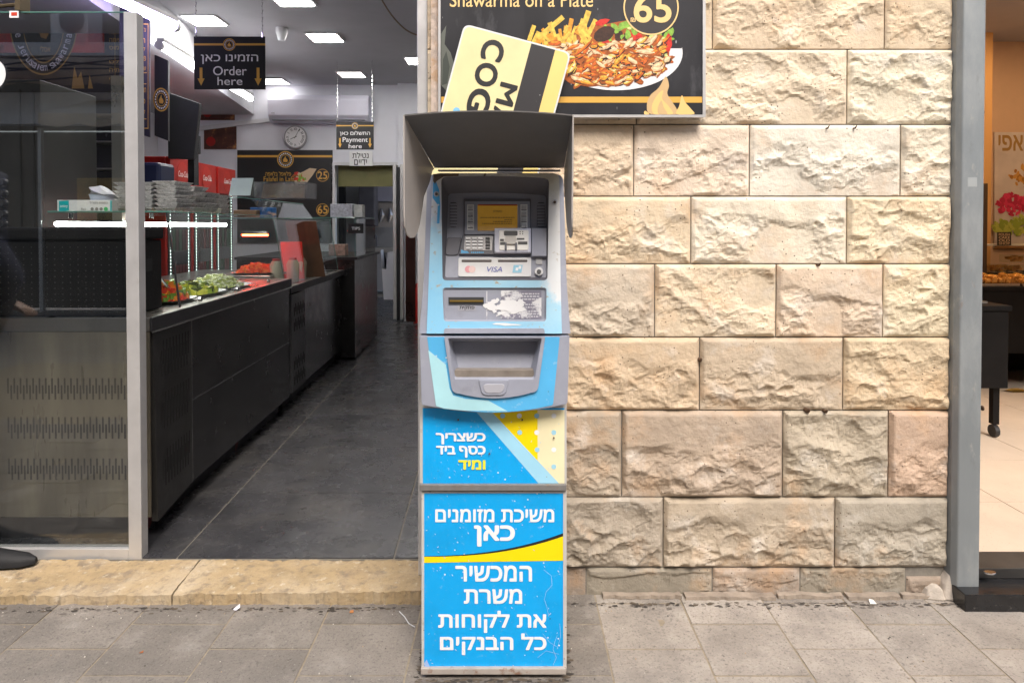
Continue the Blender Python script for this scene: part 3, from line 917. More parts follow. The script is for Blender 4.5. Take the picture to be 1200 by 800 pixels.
fr_, bk = onp(cav, D, 0.008), onp(rp([(530, 400), (630, 400), (621, 434), (538, 434)], 2, m=9), D, lambda x, y: -0.058 + 0.02 * (y - 400) / 34)
g.bridge(fr_, bk); g.face(bk)
link('cash_mouth', g, m_agrey, atm, smooth=True)
g = G(); slab(g, rp([(533, 433.5), (625, 433.5), (627, 443.8), (531, 443.8)], 1), D, -0.004, 0.03)
for i in range(14):
    x = 562 + i * 2.5
    if 572 < x < 586: continue
    slab(g, rect(x, 443, x + 1.1, 447.5), D, -0.006, 0.01)
link('cash_tray', g, mat('worn_tray_metal', (0.3, 0.26, 0.22), 0.5, metal=0.4, var=0.2, vscale=20), atm, bevel=0.0006)
g = G(); slab(g, rp([(561, 445.5), (596, 445.5), (592, 463), (565, 463)], [1, 1, 6, 6]), D, 0.0115, 0.01)
link('finger_grip', g, m_agrey, atm, bevel=0.001)
g = G(); slab(g, rp([(566, 450), (592, 450), (589, 460.5), (568, 460.5)], [4, 4, 5, 5]), D, 0.0128, 0.004)
link('grip_inlay', g, mat('grip_pale', (0.42, 0.42, 0.46), 0.4), atm, bevel=0.0008)

# upper fascia
zlo = yplane(-0.457).at(578, 392).z
Up = Plane((0, -0.457, zlo), (0, -0.447, 0.062))
g = G()
so = rp([(501, 204), (660, 204), (664.2, 333), (496.2, 333)], [10, 10, .2, .2]); ring(g, so, rp([(515.5, 205.5), (645, 207), (643, 330), (517, 330)], [7, 7, 5, 5]), Up, -0.010, 0.16, 0.05)
slab(g, rp([(496.2, 333.1), (664.2, 333.1), (668.5, 390.8), (491.2, 390.8)], [.2, .2, 1, 1]), Up, -0.010, 0.16)
g.face([p - Up.n * 0.16 for p in onp(so, Up, -0.010)])
link('head_shell', g, m_agrey, atm, bevel=0.006)
g = G(); g.box(xl + 0.005, xr - 0.005, -0.33, -0.17, ztop + .001, 1.37); g.box(xl + 0.01, xr - 0.01, -0.169, -0.05, ztop + .001, 1.25)
link('rear_housing', g, m_adark, atm)
# fading sticker fascia (print bleached by the sun from the top down, edges irregular)
mf = bpy.data.materials.new('bleached_vinyl'); mf.use_nodes = True
nt = mf.node_tree; b = nt.nodes['Principled BSDF']; N = nt.nodes.new; L = nt.links.new
tc = N('ShaderNodeTexCoord'); sp = N('ShaderNodeSeparateXYZ'); L(tc.outputs['Object'], sp.inputs[0])
no = N('ShaderNodeTexNoise'); no.inputs['Scale'].default_value = 9; no.inputs['Detail'].default_value = 8; no.inputs['Roughness'].default_value = 0.7
L(tc.outputs['Object'], no.inputs['Vector'])
ma = N('ShaderNodeMath'); ma.operation = 'MULTIPLY_ADD'; L(no.outputs['Fac'], ma.inputs[0]); ma.inputs[1].default_value = -0.32; L(sp.outputs[2], ma.inputs[2])
mb_ = N('ShaderNodeMath'); mb_.operation = 'MULTIPLY_ADD'; L(sp.outputs[0], mb_.inputs[0]); mb_.inputs[1].default_value = 0.55; L(ma.outputs[0], mb_.inputs[2])
cr = N('ShaderNodeValToRGB')
mr = N('ShaderNodeMapRange'); mr.inputs['From Min'].default_value = zlo - 0.16; mr.inputs['From Max'].default_value = zlo + 0.33
L(mb_.outputs[0], mr.inputs['Value']); L(mr.outputs[0], cr.inputs[0])
e = cr.color_ramp.elements
e[0].position = 0.0; e[0].color = (0.25, 0.56, 0.78, 1)
e[1].position = 0.36; e[1].color = (0.42, 0.68, 0.82, 1)
for p_, c_ in ((0.46, (0.76, 0.79, 0.8, 1)), (0.85, (0.7, 0.7, 0.68, 1)), (1.0, (0.58, 0.56, 0.48, 1))):
    el = e.new(p_); el.color = c_
vo = N('ShaderNodeTexNoise'); vo.inputs['Scale'].default_value = 60; vo.inputs['Detail'].default_value = 6; L(tc.outputs['Object'], vo.inputs['Vector'])
m2 = N('ShaderNodeMapRange'); m2.inputs['From Min'].default_value = 0.64; m2.inputs['From Max'].default_value = 0.72; L(vo.outputs['Fac'], m2.inputs['Value'])
mx = N('ShaderNodeMix'); mx.data_type = 'RGBA'; L(m2.outputs[0], mx.inputs[0]); L(cr.outputs[0], mx.inputs[6]); mx.inputs[7].default_value = (0.45, 0.38, 0.28, 1)
L(mx.outputs[2], b.inputs['Base Color']); b.inputs['Roughness'].default_value = 0.42
m_fade = mf
o1 = rp([(507, 203), (655.5, 203), (657, 333), (502.2, 333)], [8, 8, 0.5, 0.5])
i1 = rp([(517, 207), (643.5, 208.5), (641.5, 328.5), (518.5, 328.5)], [7, 7, 5, 5], sag=(1.5, 0, 0, 0))
o2 = rp([(502.2, 333), (657, 333), (658.5, 390.8), (500, 390.8)], [0.5, 0.5, 0.5, 0.5])
i2 = rp([(518.5, 337), (640.5, 337), (640, 376.5), (520, 376.5)], [4, 4, 4, 4])
g = G(); ring(g, o1, i1, Up, 0.0, 0.012, 0.002); ring(g, o2, i2, Up, 0.0, 0.012, 0.002)
link('upper_fascia', g, m_fade, atm)
# instrument recess
def dep(x, y): return -0.008 - 0.042 * min(1, max(0, (324 - y) / 98))
f1 = rp([(525.5, 227), (640, 229), (640.5, 325), (521.5, 325)], [4, 4, 3, 3], sag=(2, 0, 0, 0))
g = G(); g.bridge(onp(i1, Up, -0.001), onp(f1, Up, dep)); 
link('recess_surround', g, m_adark, atm, smooth=True)
g = G(); g.face(onp(f1, Up, dep)); link('instrument_panel', g, m_agrey, atm)
# tilted frame for the instrument panel
pa, pb_, pc = Up.at(530, 240, dep(0, 240)), Up.at(630, 240, dep(0, 240)), Up.at(580, 320, dep(0, 320))
nI = (pb_ - pa).cross(pc - pa).normalized()
if nI.y > 0: nI = -nI
I = Plane(pa, nI)
g = G(); slab(g, rp([(543.5, 232.8), (622, 232.8), (622, 275), (543, 275)], 1), I, 0.006, 0.01)
slab(g, rp([(542.5, 275.2), (622, 275.2), (622, 298), (537.5, 298)], 1), I, 0.009, 0.012)
link('screen_housing', g, m_adark, atm, bevel=0.0012)
g = G(); ring(g, rp(rect(545, 236, 621, 274.4), 1), rp(rect(559.5, 239.3, 606.5, 270.5), 1), I, 0.0085, 0.003, 0.004)
link('screen_frame', g, m_agrey, atm)
ms = mat('amber_screen', (0.22, 0.115, 0.02), 0.2, var=0.12, vscale=30, emit=((0.5, 0.26, 0.03), 0.13))
g = G(); g.face(onp(rect(559.5, 239.3, 606.5, 270.5), I, 0.0065)); scr = link('screen', g, ms, atm)
g = G()
letter(g, heb('קאשפלוס'), (578, 246, 588.5, 249.5), I, 0.0068, 0.0)
for i, (x0, x1, y) in enumerate(((563, 603, 254.5), (591, 600, 257), (578, 600, 259.3), (565, 600, 261.6))):
    x = x0
    while x < x1:
        w = random.uniform(1.2, 3.2); g.face(onp(rect(x, y, min(x + w, x1), y + 0.8), I, 0.0068)); x += w + 0.7
link('screen_text', g, m_bprint, scr)
g = G(); g.face(onp(rect(560, 239.6, 606, 241.0), I, 0.0069)); link('screen_status_bar', g, mat('screen_red', (0.4, 0.04, 0.01), 0.3), scr)
m_key = mat('brushed_keys', (0.6, 0.6, 0.6), 0.3, metal=0.35, var=0.1, vscale=60)
m_keyd = mat('key_black', (0.05, 0.05, 0.05), 0.4)
for (x0, x1) in ((548.3, 554.6), (610.8, 617.4)):
    g = G(); slab(g, rect(x0 - 1.0, 239.5, x1 + 0.8, 269.5), I, 0.0095, 0.003)
    plt = link('button_plate', g, mat('button_plate_pale', (0.85, 0.85, 0.82), 0.45), atm, bevel=0.0003)
    for y in (243.2, 250.6, 257.2, 264.2):
        g = G(); slab(g, rect(x0 + 0.3, y - 2.4, x1 - 0.5, y + 2.4), I, 0.0128, 0.004)
        link('screen_button', g, m_key, plt, bevel=0.0008)
        g = G(); slab(g, rect(x0 + 0.1, y + 2.5, x1 - 0.4, y + 3.4), I, 0.0102, 0.001); link('button_shadow_gap', g, m_keyd, plt)
g = G(); slab(g, rp([(545, 276.5), (578, 276.5), (576.5, 293.5), (543.5, 293.5)], 1), I, 0.0105, 0.003)
kp = link('keypad', g, mat('keypad_plate', (0.34, 0.33, 0.33), 0.4, metal=0.5), atm, bevel=0.0004)
for cx in (548.5, 556, 563, 571.5):
    for cy in (279.2, 283.0, 286.8, 290.6):
        g = G(); slab(g, rect(cx - 2.6, cy - 1.35, cx + 2.6, cy + 1.1), I, 0.0135, 0.004)
        link('key', g, m_key if cx < 570 else m_keyd, kp, bevel=0.0005)
        g = G(); slab(g, rect(cx - 2.8, cy + 1.2, cx + 2.8, cy + 1.9), I, 0.0110, 0.001); link('key_gap', g, m_keyd, kp)
g = G(); g.face(onp([(540.5, 292.5), (544, 294), (548, 294.5), (550, 296.5), (540, 296.8)], I, 0.0096))
x = 552
while x < 566: g.face(onp(rect(x, 295, x + 1.6, 296.6), I, 0.0096)); x += 2.2
link('keypad_logo', g, m_blue2, atm)
# anti-skimming card reader
g = G(); slab(g, rp(rect(579.5, 267.2, 622, 295.5), 1), I, 0.024, 0.016)
cr_ = link('card_reader', g, mat('reader_lilac', (0.66, 0.67, 0.78), 0.4), atm, bevel=0.0012)
g = G(); slab(g, rp(rect(585, 269.5, 619.5, 293), 2), I, 0.0275, 0.004)
link('reader_plate', g, mat('reader_silver', (0.82, 0.8, 0.76), 0.35, metal=0.1), cr_, bevel=0.0008)
g = G(); slab(g, rp(rect(590.5, 270.5, 606.5, 276), 1.5), I, 0.0290, 0.002); slab(g, rect(586, 280, 590.5, 282.5), I, 0.0290, 0.002)
slab(g, rect(605.5, 279, 614.5, 280.8), I, 0.0290, 0.002); slab(g, rect(586, 283.5, 592, 287), I, 0.0284, 0.001); slab(g, rect(607, 283, 618, 286.5), I, 0.0284, 0.001)
for x, y in ((609.5, 271.5), (612.5, 271.5), (609.5, 274), (612.5, 274)): slab(g, circ(x, y, 0.7, 8), I, 0.029, 0.002)
link('card_slot', g, m_keyd, cr_)
g = G(); slab(g, rp([(592.5, 276), (604.5, 276), (605.5, 286), (591.5, 286)], 1), I, 0.034, 0.007)
link('card_tongue', g, mat('tongue_beige', (0.66, 0.62, 0.56), 0.4), cr_, bevel=0.001)
g = G()
for x in (591.5, 603.8): slab(g, rp(rect(x, 284, x + 2.4, 292.5), 1), I, 0.036, 0.01)
link('guard_prong', g, m_adark, cr_, bevel=0.0006)
# louvres
for (x0, x1) in ((527, 535.5), (629.5, 638.5)):
    g = G(); slab(g, rp(rect(x0, 237, x1, 266.5), 3), I, 0.0005, 0.001)
    sp_ = link('speaker_grille', g, m_adark, atm)
    for i in range(8):
        y = 238.4 + i * 3.5
        g = G(); slab(g, rp(rect(x0 + 0.2, y, x1 - 0.2, y + 2.3), 0.8), I, 0.004, 0.0035)
        link('slat', g, m_agrey, sp_, bevel=0.0005)
g = G(); slab(g, rp([(622.9, 267), (641, 267), (640.5, 300), (622.9, 300)], 1), I, 0.017, 0.02)
link('side_block', g, m_agrey, atm, bevel=0.0015)
g = G(); slab(g, rp([(524, 278), (541.5, 278), (537, 299), (521.5, 299)], [2, 2, 4, 4]), I, 0.005, 0.008)
link('wrist_ledge', g, m_adark, atm, bevel=0.002)
# logo plate with two slots
g = G(); slab(g, rp(rect(537, 301.6, 622.4, 324), 2.5), I, 0.005, 0.008)
lp = link('card_logo_plate', g, mat('logo_plate_white', (0.74, 0.74, 0.73), 0.4, var=0.05, vscale=20, dirt=((0.4, 0.35, 0.3), 60, 0.64, 0.72, 0.5)), atm, bevel=0.0008)
g = G(); slab(g, rp(rect(541, 304.3, 576, 307), 1), I, 0.0062, 0.002); slab(g, rp(rect(583.5, 304.3, 618, 307), 1), I, 0.0062, 0.002)
link('slot', g, mat('slot_grey', (0.12, 0.1, 0.09), 0.6), lp)
g = G()
g.face(onp(circ(548.8, 315.5, 4.0, 16), I, 0.0060), 0); g.face(onp(circ(553.2, 315.5, 4.0, 16), I, 0.0063), 1)
letter(g, 'VISA', (570.7, 312.5, 588.6, 318.5), I, 0.0062, 0.01, 0.25, 2)
g.face(onp([(602, 310.5), (612.5, 310.5), (611, 319.5), (600.5, 319.5)], I, 0.0060), 3)
g.face(onp([(604.5, 313.5), (607.5, 313.5), (607, 317), (604, 317)], I, 0.0063), 4); g.face(onp([(608, 311.5), (611, 311.5), (610.5, 315), (607.5, 315)], I, 0.0063), 4)
link('card_logos', g, [mat('logo_pink', (0.8, 0.35, 0.38), 0.5), mat('logo_pink_pale', (0.84, 0.62, 0.58), 0.5), mat('logo_indigo', (0.12, 0.14, 0.42), 0.5), mat('logo_sky', (0.3, 0.6, 0.75), 0.5), m_wprint], lp)
g = G(); c = I.at(631.5, 318.5, 0.004); g.disc(c, I.n, 0.0115, 20, 0.006)
lk = link('lock', g, m_key, atm, bevel=0.001)
g = G(); g.disc(I.at(631.5, 318.5, 0.0105), I.n, 0.0062, 16, 0.003); link('keyhole', g, m_keyd, lk)
g = G(); slab(g, rp(rect(628, 302, 635.5, 309.5), 1.2), I, 0.003, 0.003); link('lock_badge', g, mat('badge_pale', (0.5, 0.5, 0.5), 0.4), atm, bevel=0.0004)
# receipt panel
g = G(); g.bridge(onp(i2, Up, -0.001), onp(rp([(520.5, 339), (638.5, 339), (638, 374.5), (522, 374.5)], 4), Up, -0.007))
g.face(onp(rp([(520.5, 339), (638.5, 339), (638, 374.5), (522, 374.5)], 4), Up, -0.007))
rpn = link('receipt_panel', g, m_agrey, atm)
g = G(); slab(g, rp(rect(525.5, 348.2, 567, 356.2), 0.6), Up, -0.003, 0.004); link('receipt_slot', g, m_keyd, rpn)
g = G(); slab(g, rect(527, 351.5, 566, 353.6), Up, 0.0005, 0.004); link('slot_lip', g, mat('brass', (0.45, 0.3, 0.08), 0.35, metal=0.8), rpn)
g = G(); g.face(onp(rect(536.5, 357.6, 557.5, 364), Up, -0.0062)); link('slot_label', g, mat('label_grey', (0.36, 0.36, 0.4), 0.5), rpn)
g = G(); letter(g, heb('פתקית'), (538.5, 358.4, 556, 363.4), Up, -0.0056, 0.02); link('lettering', g, m_bprint, rpn)
mst = mat('worn_sticker', (0.22, 0.21, 0.27), 0.6, var=0.1, vscale=20, dirt=[((0.8, 0.8, 0.8), 22, 0.5, 0.56, 0.9)])
g = G(); g.face(onp(rp(rect(587, 340.5, 634.5, 373.5), 1), Up, -0.0061)); g.face(onp(rect(570, 341, 571, 374), Up, -0.0061)); link('worn_sticker', g, mst, rpn)
g = G()
for j, y in enumerate((343.5, 346.5, 349.8, 356, 359.2, 364, 367, 370)):
    x = 596 if j < 3 else 606; x += (j % 3) * 2
    while x < 631:
        w = random.uniform(1.5, 4); g.face(onp(rect(x, y, min(x + w, 632), y + 1.5), Up, -0.0055)); x += w + 0.9
link('sticker_text', g, mat('faded_print', (0.6, 0.6, 0.64), 0.6), rpn)
g = G(); rnd = random.Random(21)
for i in range(40):
    x = rnd.uniform(572, 612); y = 357 + rnd.uniform(-8, 12) * (1 - abs(x - 592) / 40)
    g.face(onp(blob(x, y, rnd.uniform(2, 7), rnd.uniform(1.2, 3.5), rnd.uniform(-0.5, 0.5), 9, 0.4), Up, -0.0050 + i * 4e-6))
link('glue_smear', g, mat('glue_white', (0.78, 0.78, 0.78), 0.6), rpn)
# top peel marks
g = G()
g.face(onp([(508, 204), (538, 203.5), (537, 206.5), (520, 207), (512, 212), (509, 216), (507.5, 212)], Up, 0.0006))
g.face(onp([(567.5, 203.5), (570, 203.2), (568.6, 207), (566.6, 206.8)], Up, 0.0006))
link('peel_mark', g, mat('peel_brown', (0.16, 0.12, 0.09), 0.8, var=0.3, vscale=50), atm)
g = G()
g.face(onp([(507.5, 214), (511, 213), (514.5, 222), (516, 240), (515, 262), (512, 262), (513, 240), (507, 232)], Up, 0.0006))
link('vinyl_remnant', g, m_blue2, atm)
for (x, y) in ((511.5, 227.5), (650, 237)):
    g = G(); g.disc(Up.at(x, y, 0.0), Up.n, 0.0075, 18, 0.003); sc2 = link('fixing_screw', g, m_key, atm, bevel=0.0008)
    g = G(); g.disc(Up.at(x, y, 0.0032), Up.n, 0.004, 14, 0.0006); link('screw_recess', g, mat('screw_dark', (0.1, 0.07, 0.05), 0.6, metal=0.4), sc2)
g = G(); slab(g, rp([(520.5, 384.5), (638, 384.5), (638.5, 390.6), (520, 390.6)], [3, 3, 0.4, 0.4]), Up, 0.005, 0.006)
link('mouth_brow', g, m_agrey, atm, bevel=0.001)
g = G(); g.face(onp(blob(592, 380, 18, 1.4, 0.02, 12, 0.4), Up, 0.0008)); g.face(onp(blob(580, 379.6, 3, 0.7, 0, 8, 0.3), Up, 0.0010))
link('scuff', g, mat('scuff_white', (0.75, 0.77, 0.78), 0.6), atm)
# hood
m_hood = mat('hood_sheet', (0.135, 0.127, 0.122), 0.55, metal=0.1, var=0.08, vscale=6)
hood = thing('hood_tmp', 'x', 'x', (0, 0, 0)); bpy.data.objects.remove(hood)
YF, YB = -0.71, -0.367
g = G()
def top_arc(y, x0, x1, z, rise):
    out = []
    for i in range(13):
        t = i / 12
        out.append(Vector((x0 + (x1 - x0) * t, y, z + rise * 4 * t * (1 - t))))
    return out
A = P(474, 135, YF); B = P(671, 137, YF)
C = P(509, 198, YB); Dd = P(661, 196, YB)
fa = top_arc(YF, A.x, B.x, (A.z + B.z) / 2, 0.010); fb = top_arc(YB, C.x, Dd.x, (C.z + Dd.z) / 2, 0.0)
n = 13
vs = fa + fb + [p + Vector((0, 0, 0.003)) for p in fa] + [p + Vector((0, 0, 0.003)) for p in fb]
fs = []
for i in range(n - 1):
    fs += [(i, i + 1, n + i + 1, n + i), (2 * n + i, 3 * n + i, 3 * n + i + 1, 2 * n + i + 1), (i, 2 * n + i, 2 * n + i + 1, i + 1), (n + i, n + i + 1, 3 * n + i + 1, 3 * n + i)]
fs += [(0, n, 3 * n, 2 * n), (n - 1, 3 * n - 1, 4 * n - 1, 2 * n - 1)]
g.add(vs, fs)
link('hood_top', g, m_hood, atm, smooth=True)
prof = [(-0.68, 1.0), (-0.68, 0), (-0.675, -0.02), (-0.655, -0.038), (-0.62, -0.046), (-0.585, -0.046), (-0.55, -0.034), (-0.52, -0.012), (-0.47, 0.06), (-0.40, 0.10), (-0.36, 0.135), (YB, 1.0)]
for sgn, fx, bx_ in ((-1, A.x, C.x), (1, B.x, Dd.x)):
    lp_ = []
    for (y, z) in prof:
        y = y - 0.03 if y != YB else y
        t = (y - YF) / (YB - YF)
        x = fx + (bx_ - fx) * t
        ztop_ = (A.z + (C.z - A.z) * t)
        zz = ztop_ if z == 1.0 else 1.262 + z
        if sgn > 0:                       # right cheek bows inwards a little
            x += -0.006 * math.sin(math.pi * min(1, max(0, (ztop_ - zz) / 0.27))) 
        lp_.append((x, y, zz))
    g = G(); g.prism(lp_, (sgn * 0.003, 0, 0))
    link('hood_cheek', g, mat('hood_cheek_sheet', (0.42, 0.385, 0.355), 0.5, metal=0.1, var=0.05, vscale=5), atm)
g = G(); g.box(C.x + 0.01, Dd.x - 0.01, YB + 0.002, YB + 0.03, C.z - 0.006, C.z - 0.002)
link('hood_bracket', g, m_adark, atm)

# yellow board leaning behind the hood
SB = Plane((0, -0.118, 1.4), (0, -1, 0.05))
brd = thing('street_name_board', 'tilted pale yellow sign board with black letters standing behind the cash machine hood', 'sign', SB.at(572, 235))
ux, uy = Vector((0.966, 0.259)), Vector((-0.259, 0.966))
TLc = Vector((544, 28))
def bq(u, v): q = TLc + ux * u + uy * v; return (q.x, q.y)
out_ = rp([bq(0, 0), bq(130, 0), bq(130, 190), bq(0, 190)], 9)
inn_ = rp([bq(2, 2), bq(128, 2), bq(128, 188), bq(2, 188)], 8)
g = G(); slab(g, out_, SB, 0.0, 0.006); link('plate', g, mat('sign_edge_white', (0.7, 0.7, 0.68), 0.4), brd, bevel=0.001)
g = G(); g.face(onp(rp([bq(2, 2), bq(82, 2), bq(82, 188), bq(2, 188)], [8, 0.3, 0.3, 8]), SB, 0.0008), 0)
g.face(onp([bq(82, 2), bq(111, 2), bq(111, 188), bq(82, 188)], SB, 0.0008), 1)
g.face(onp(rp([bq(111, 2), bq(128, 2), bq(128, 188), bq(111, 188)], [0.3, 8, 8, 0.3]), SB, 0.0008), 2)
link('sign_face', g, [mat('sign_pale_yellow', (0.78, 0.67, 0.36), 0.4, var=0.06, vscale=9), mat('sign_black', (0.03, 0.028, 0.03), 0.4, speck=[((0.5, 0.5, 0.5), 60, 0.1)]), mat('sign_yellow', (0.8, 0.6, 0.2), 0.4, var=0.05)], brd)
g = G()
for s, u0, u1, v0, v1 in (('C', 27, 54, 9, 34), ('O', 27, 54, 37, 65), ('G', 27, 54, 68, 98), ('N', 27, 54, 101, 126)):
    letter(g, s, [bq(u1, v0), bq(u1, v1), bq(u0, v1), bq(u0, v0)], SB, 0.0014, 0.034)
letter(g, 'M', [bq(80, 54), bq(80, 80), bq(59, 80), bq(59, 54)], SB, 0.0014, 0.03)
letter(g, 'A', [bq(80, 83), bq(80, 105), bq(59, 105), bq(59, 83)], SB, 0.0014, 0.03)
link('lettering', g, m_bprint, brd)
g = G(); g.face(onp(circ(535, 130, 4), SB, 0.0016)); link('blue_dot', g, mat('dot_sky', (0.2, 0.5, 0.75), 0.5), brd)

# ================================================================== SHOP SHELL
YG = 0.17
def sh(x, y, z): return (x - 0.0357 * (y - 0.19), y, z)       # the shop runs in at a slight angle
def sp3(x, y, z): return Vector(sh(x, y, z))
YBK = 8.5 - 2.28
CE = 2.97
m_tile = mat('dark_floor_tile', (0.042, 0.042, 0.046), 0.27, var=0.4, vscale=4, bump=0.0012, bscale=30, dirt=[((0.1, 0.095, 0.088), 3, 0.48, 0.72, 0.6), ((0.12, 0.11, 0.1), 28, 0.6, 0.72, 0.5), ((0.015, 0.015, 0.015), 9, 0.55, 0.7, 0.5)],
             speck=[((0.2, 0.18, 0.15), 40, 0.06)])
g = G(); g.box(-4.4, -0.29, 0.15, 9.4, FLOOR - 0.05, FLOOR - 0.004)
sf = link('shop_floor', g, mat('floor_grout', (0.22, 0.2, 0.165), 0.8), kind='structure')
xb = [sp3(-4.2, 0, 0).x]
ty = [0.152] + [Pz(400, y, FLOOR).y for y in (577, 523.6)]
while ty[-1] < 8.8: ty.append(ty[-1] + 0.63)
tx = [-4.0, -3.25, -2.5]
l1 = Pz(278, 577, FLOOR); l2 = Pz(483, 577, FLOOR)
bx0 = l1.x + 0.0357 * (l1.y - 0.19); wt = l2.x - l1.x
tx = [bx0 - wt * k for k in (3, 2, 1)] + [bx0, bx0 + wt, bx0 + 2 * wt]
for i in range(len(tx) - 1):
    for j in range(len(ty) - 1):
        a, b = tx[i] + 0.003, tx[i + 1] - 0.003
        c, d = ty[j] + 0.003, ty[j + 1] - 0.003
        if j == 0: a2 = a
        g = G(); g.box(max(a, -4.1), min(b, 0.2), c, d, FLOOR - 0.01, FLOOR + random.uniform(-0.0008, 0.0008), sh=sh)
        if sh(min(b, 0.2), c, 0)[0] > -0.29:
            g = G()
            x1_ = -0.29 + 0.0357 * (c - 0.19)
            g.box(a, min(b, -0.29 + 0.0357 * (c - 0.19)) if a < -0.3 else a + 0.01, c, d, FLOOR - 0.01, FLOOR, sh=sh)
        link('floor_tile', g, m_tile, sf, bevel=0.0012)
# walls and ceiling
g = G(); g.box(-4.5, -4.4, 0.15, 9.4, 0, 3.3); link('shop_left_wall', g, m_white, kind='structure')
g = G(); g.box(-0.60, -0.50, 0.40, YBK, 0, CE, sh=lambda x, y, z: (x + 0.3 - 0.02 * (y - 0.4), y, z)); link('shop_right_wall', g, mat('right_wall_paint', (0.16, 0.155, 0.15), 0.6, var=.2, vscale=2), kind='structure')
g = G(); g.box(-4.4, -0.2, 0.3, 10.8, CE, CE + 0.1); link('shop_ceiling', g, m_ceil, kind='structure')
dx0, dx1 = P(392, 300, YBK).x, P(468, 300, YBK).x
dz = P(400, 193, YBK).z
g = G(); g.box(-4.4, dx0, YBK, YBK + 0.12, 0, CE); g.box(dx0, dx1, YBK, YBK + 0.12, dz, CE); g.box(dx1, -0.2, YBK - 0.1, YBK + 0.12, 0, CE)
link('shop_back_wall', g, mat('back_wall_paint', (0.78, 0.79, 0.85), 0.6, var=0.06, vscale=2), kind='structure')
g = G(); g.box(-4.4, 0.6, 10.7, 10.8, 0, CE); g.box(dx0 - 1.2, dx0 - 1.1, YBK + .12, 10.7, 0, CE)
link('washroom_wall', g, mat('washroom_paint', (0.4, 0.4, 0.4), 0.6, var=0.1, vscale=1), kind='structure')
# facade beam above the opening and beyond
g = G(); g.box(-8, WALL_X0 - 0.002, 0.0, 0.3, 2.75, 3.4); g.box(-8, -4.4, 0.0, 0.3, 0, 2.75)
link('facade_beam', g, mat('facade_render', (0.45, 0.4, 0.33), 0.85, var=0.15, vscale=3), kind='structure')
g = G(); g.box(-8, 8, 0.0, 0.36, 3.402, 6.0)
link('upper_facade', g, MATS['facade_render'], kind='structure')
# soffit left
g = G(); g.prism([(-4.39, 0.8, 2.6), (-2.4, 0.8, 2.6), (-3.2, YBK - .001, 2.6), (-4.39, YBK - .001, 2.6)], (0, 0, CE - 2.602))
link('ceiling_soffit', g, mat('soffit_paint', (0.5, 0.5, 0.53), 0.6, var=0.05), kind='structure')
# door jamb strip at left end of the wall
g = G(); g.box(P(491.5, 60, 0.09).x, WALL_X0 - 0.001, 0.03, 0.16, FLOOR, 2.75)
tag(link('door_jamb', g, m_alu, bevel=0.003), 'pale metal door jamb on the left edge of the stone wall', 'door jamb')

# ---------------- lamps in the shop
def ceiling_lamp(px, py, s, label):
    c = Pz(px, py, CE - 0.012)
    t = thing('ceiling_panel_lamp', label, 'ceiling light', (c.x, c.y, CE), 'square ceiling lamps of the shop')
    g = G(); g.box(c.x - s, c.x + s, c.y - s, c.y + s, CE - 0.012, CE - 0.001); link('lamp_frame', g, m_white, t)
    g = G(); g.box(c.x - s + .02, c.x + s - .02, c.y - s + .02, c.y + s - .02, CE - 0.016, CE - 0.0125); link('diffuser', g, m_lampd if ('far ' in label or 'air cond' in label) else m_lamp, t)
ceiling_lamp(240, 25, 0.15, 'square ceiling lamp just above the Order here sign')
ceiling_lamp(343, 1, 0.15, 'square ceiling lamp cut by the top edge of the picture')
ceiling_lamp(381, 45, 0.15, 'square ceiling lamp right of the white ceiling detector')
ceiling_lamp(412, 88, 0.15, 'square ceiling lamp in front of the air conditioner')
ceiling_lamp(492, 72, 0.15, 'square ceiling lamp half hidden by the door jamb')
ceiling_lamp(320, 96, 0.17, 'small far ceiling lamp peeking out right of the Order here sign')
ceiling_lamp(236, 106, 0.15, 'dim far ceiling lamp under the left corner of the Order here sign')
ceiling_lamp(405, -60, 0.15, 'square ceiling lamp near the entrance')
def led(a, b, m, label, r=0.022):
    t = thing('led_tube_light', label, 'tube light', (a + b) / 2)
    g = G(); g.tube([a, b], r, 10); link('tube', g, m, t, smooth=True)
    d = (b - a).normalized()
    g = G(); g.tube([a - d * 0.03, a + d * 0.005], r * 1.25, 10); g.tube([b - d * 0.005, b + d * 0.03], r * 1.25, 10); link('end_cap', g, m_white, t)
    g = G(); up = Vector((0, 0, r * 1.1)); s_ = Vector((r, 0, 0))
    g.hexa([a - s_ + up, a + s_ + up, b + s_ + up, b - s_ + up, a - s_ + up * 2, a + s_ + up * 2, b + s_ + up * 2, b - s_ + up * 2]); link('batten', g, m_white, t)
led(Pz(60, -34, 2.56), Pz(204, 31, 2.56), m_tubev, 'violet white tube light running along the top left of the shop', 0.026)
led(Pz(188, 54, 2.56), Pz(294, 116, 2.56), m_tube, 'white tube light behind the Order here sign', 0.026)

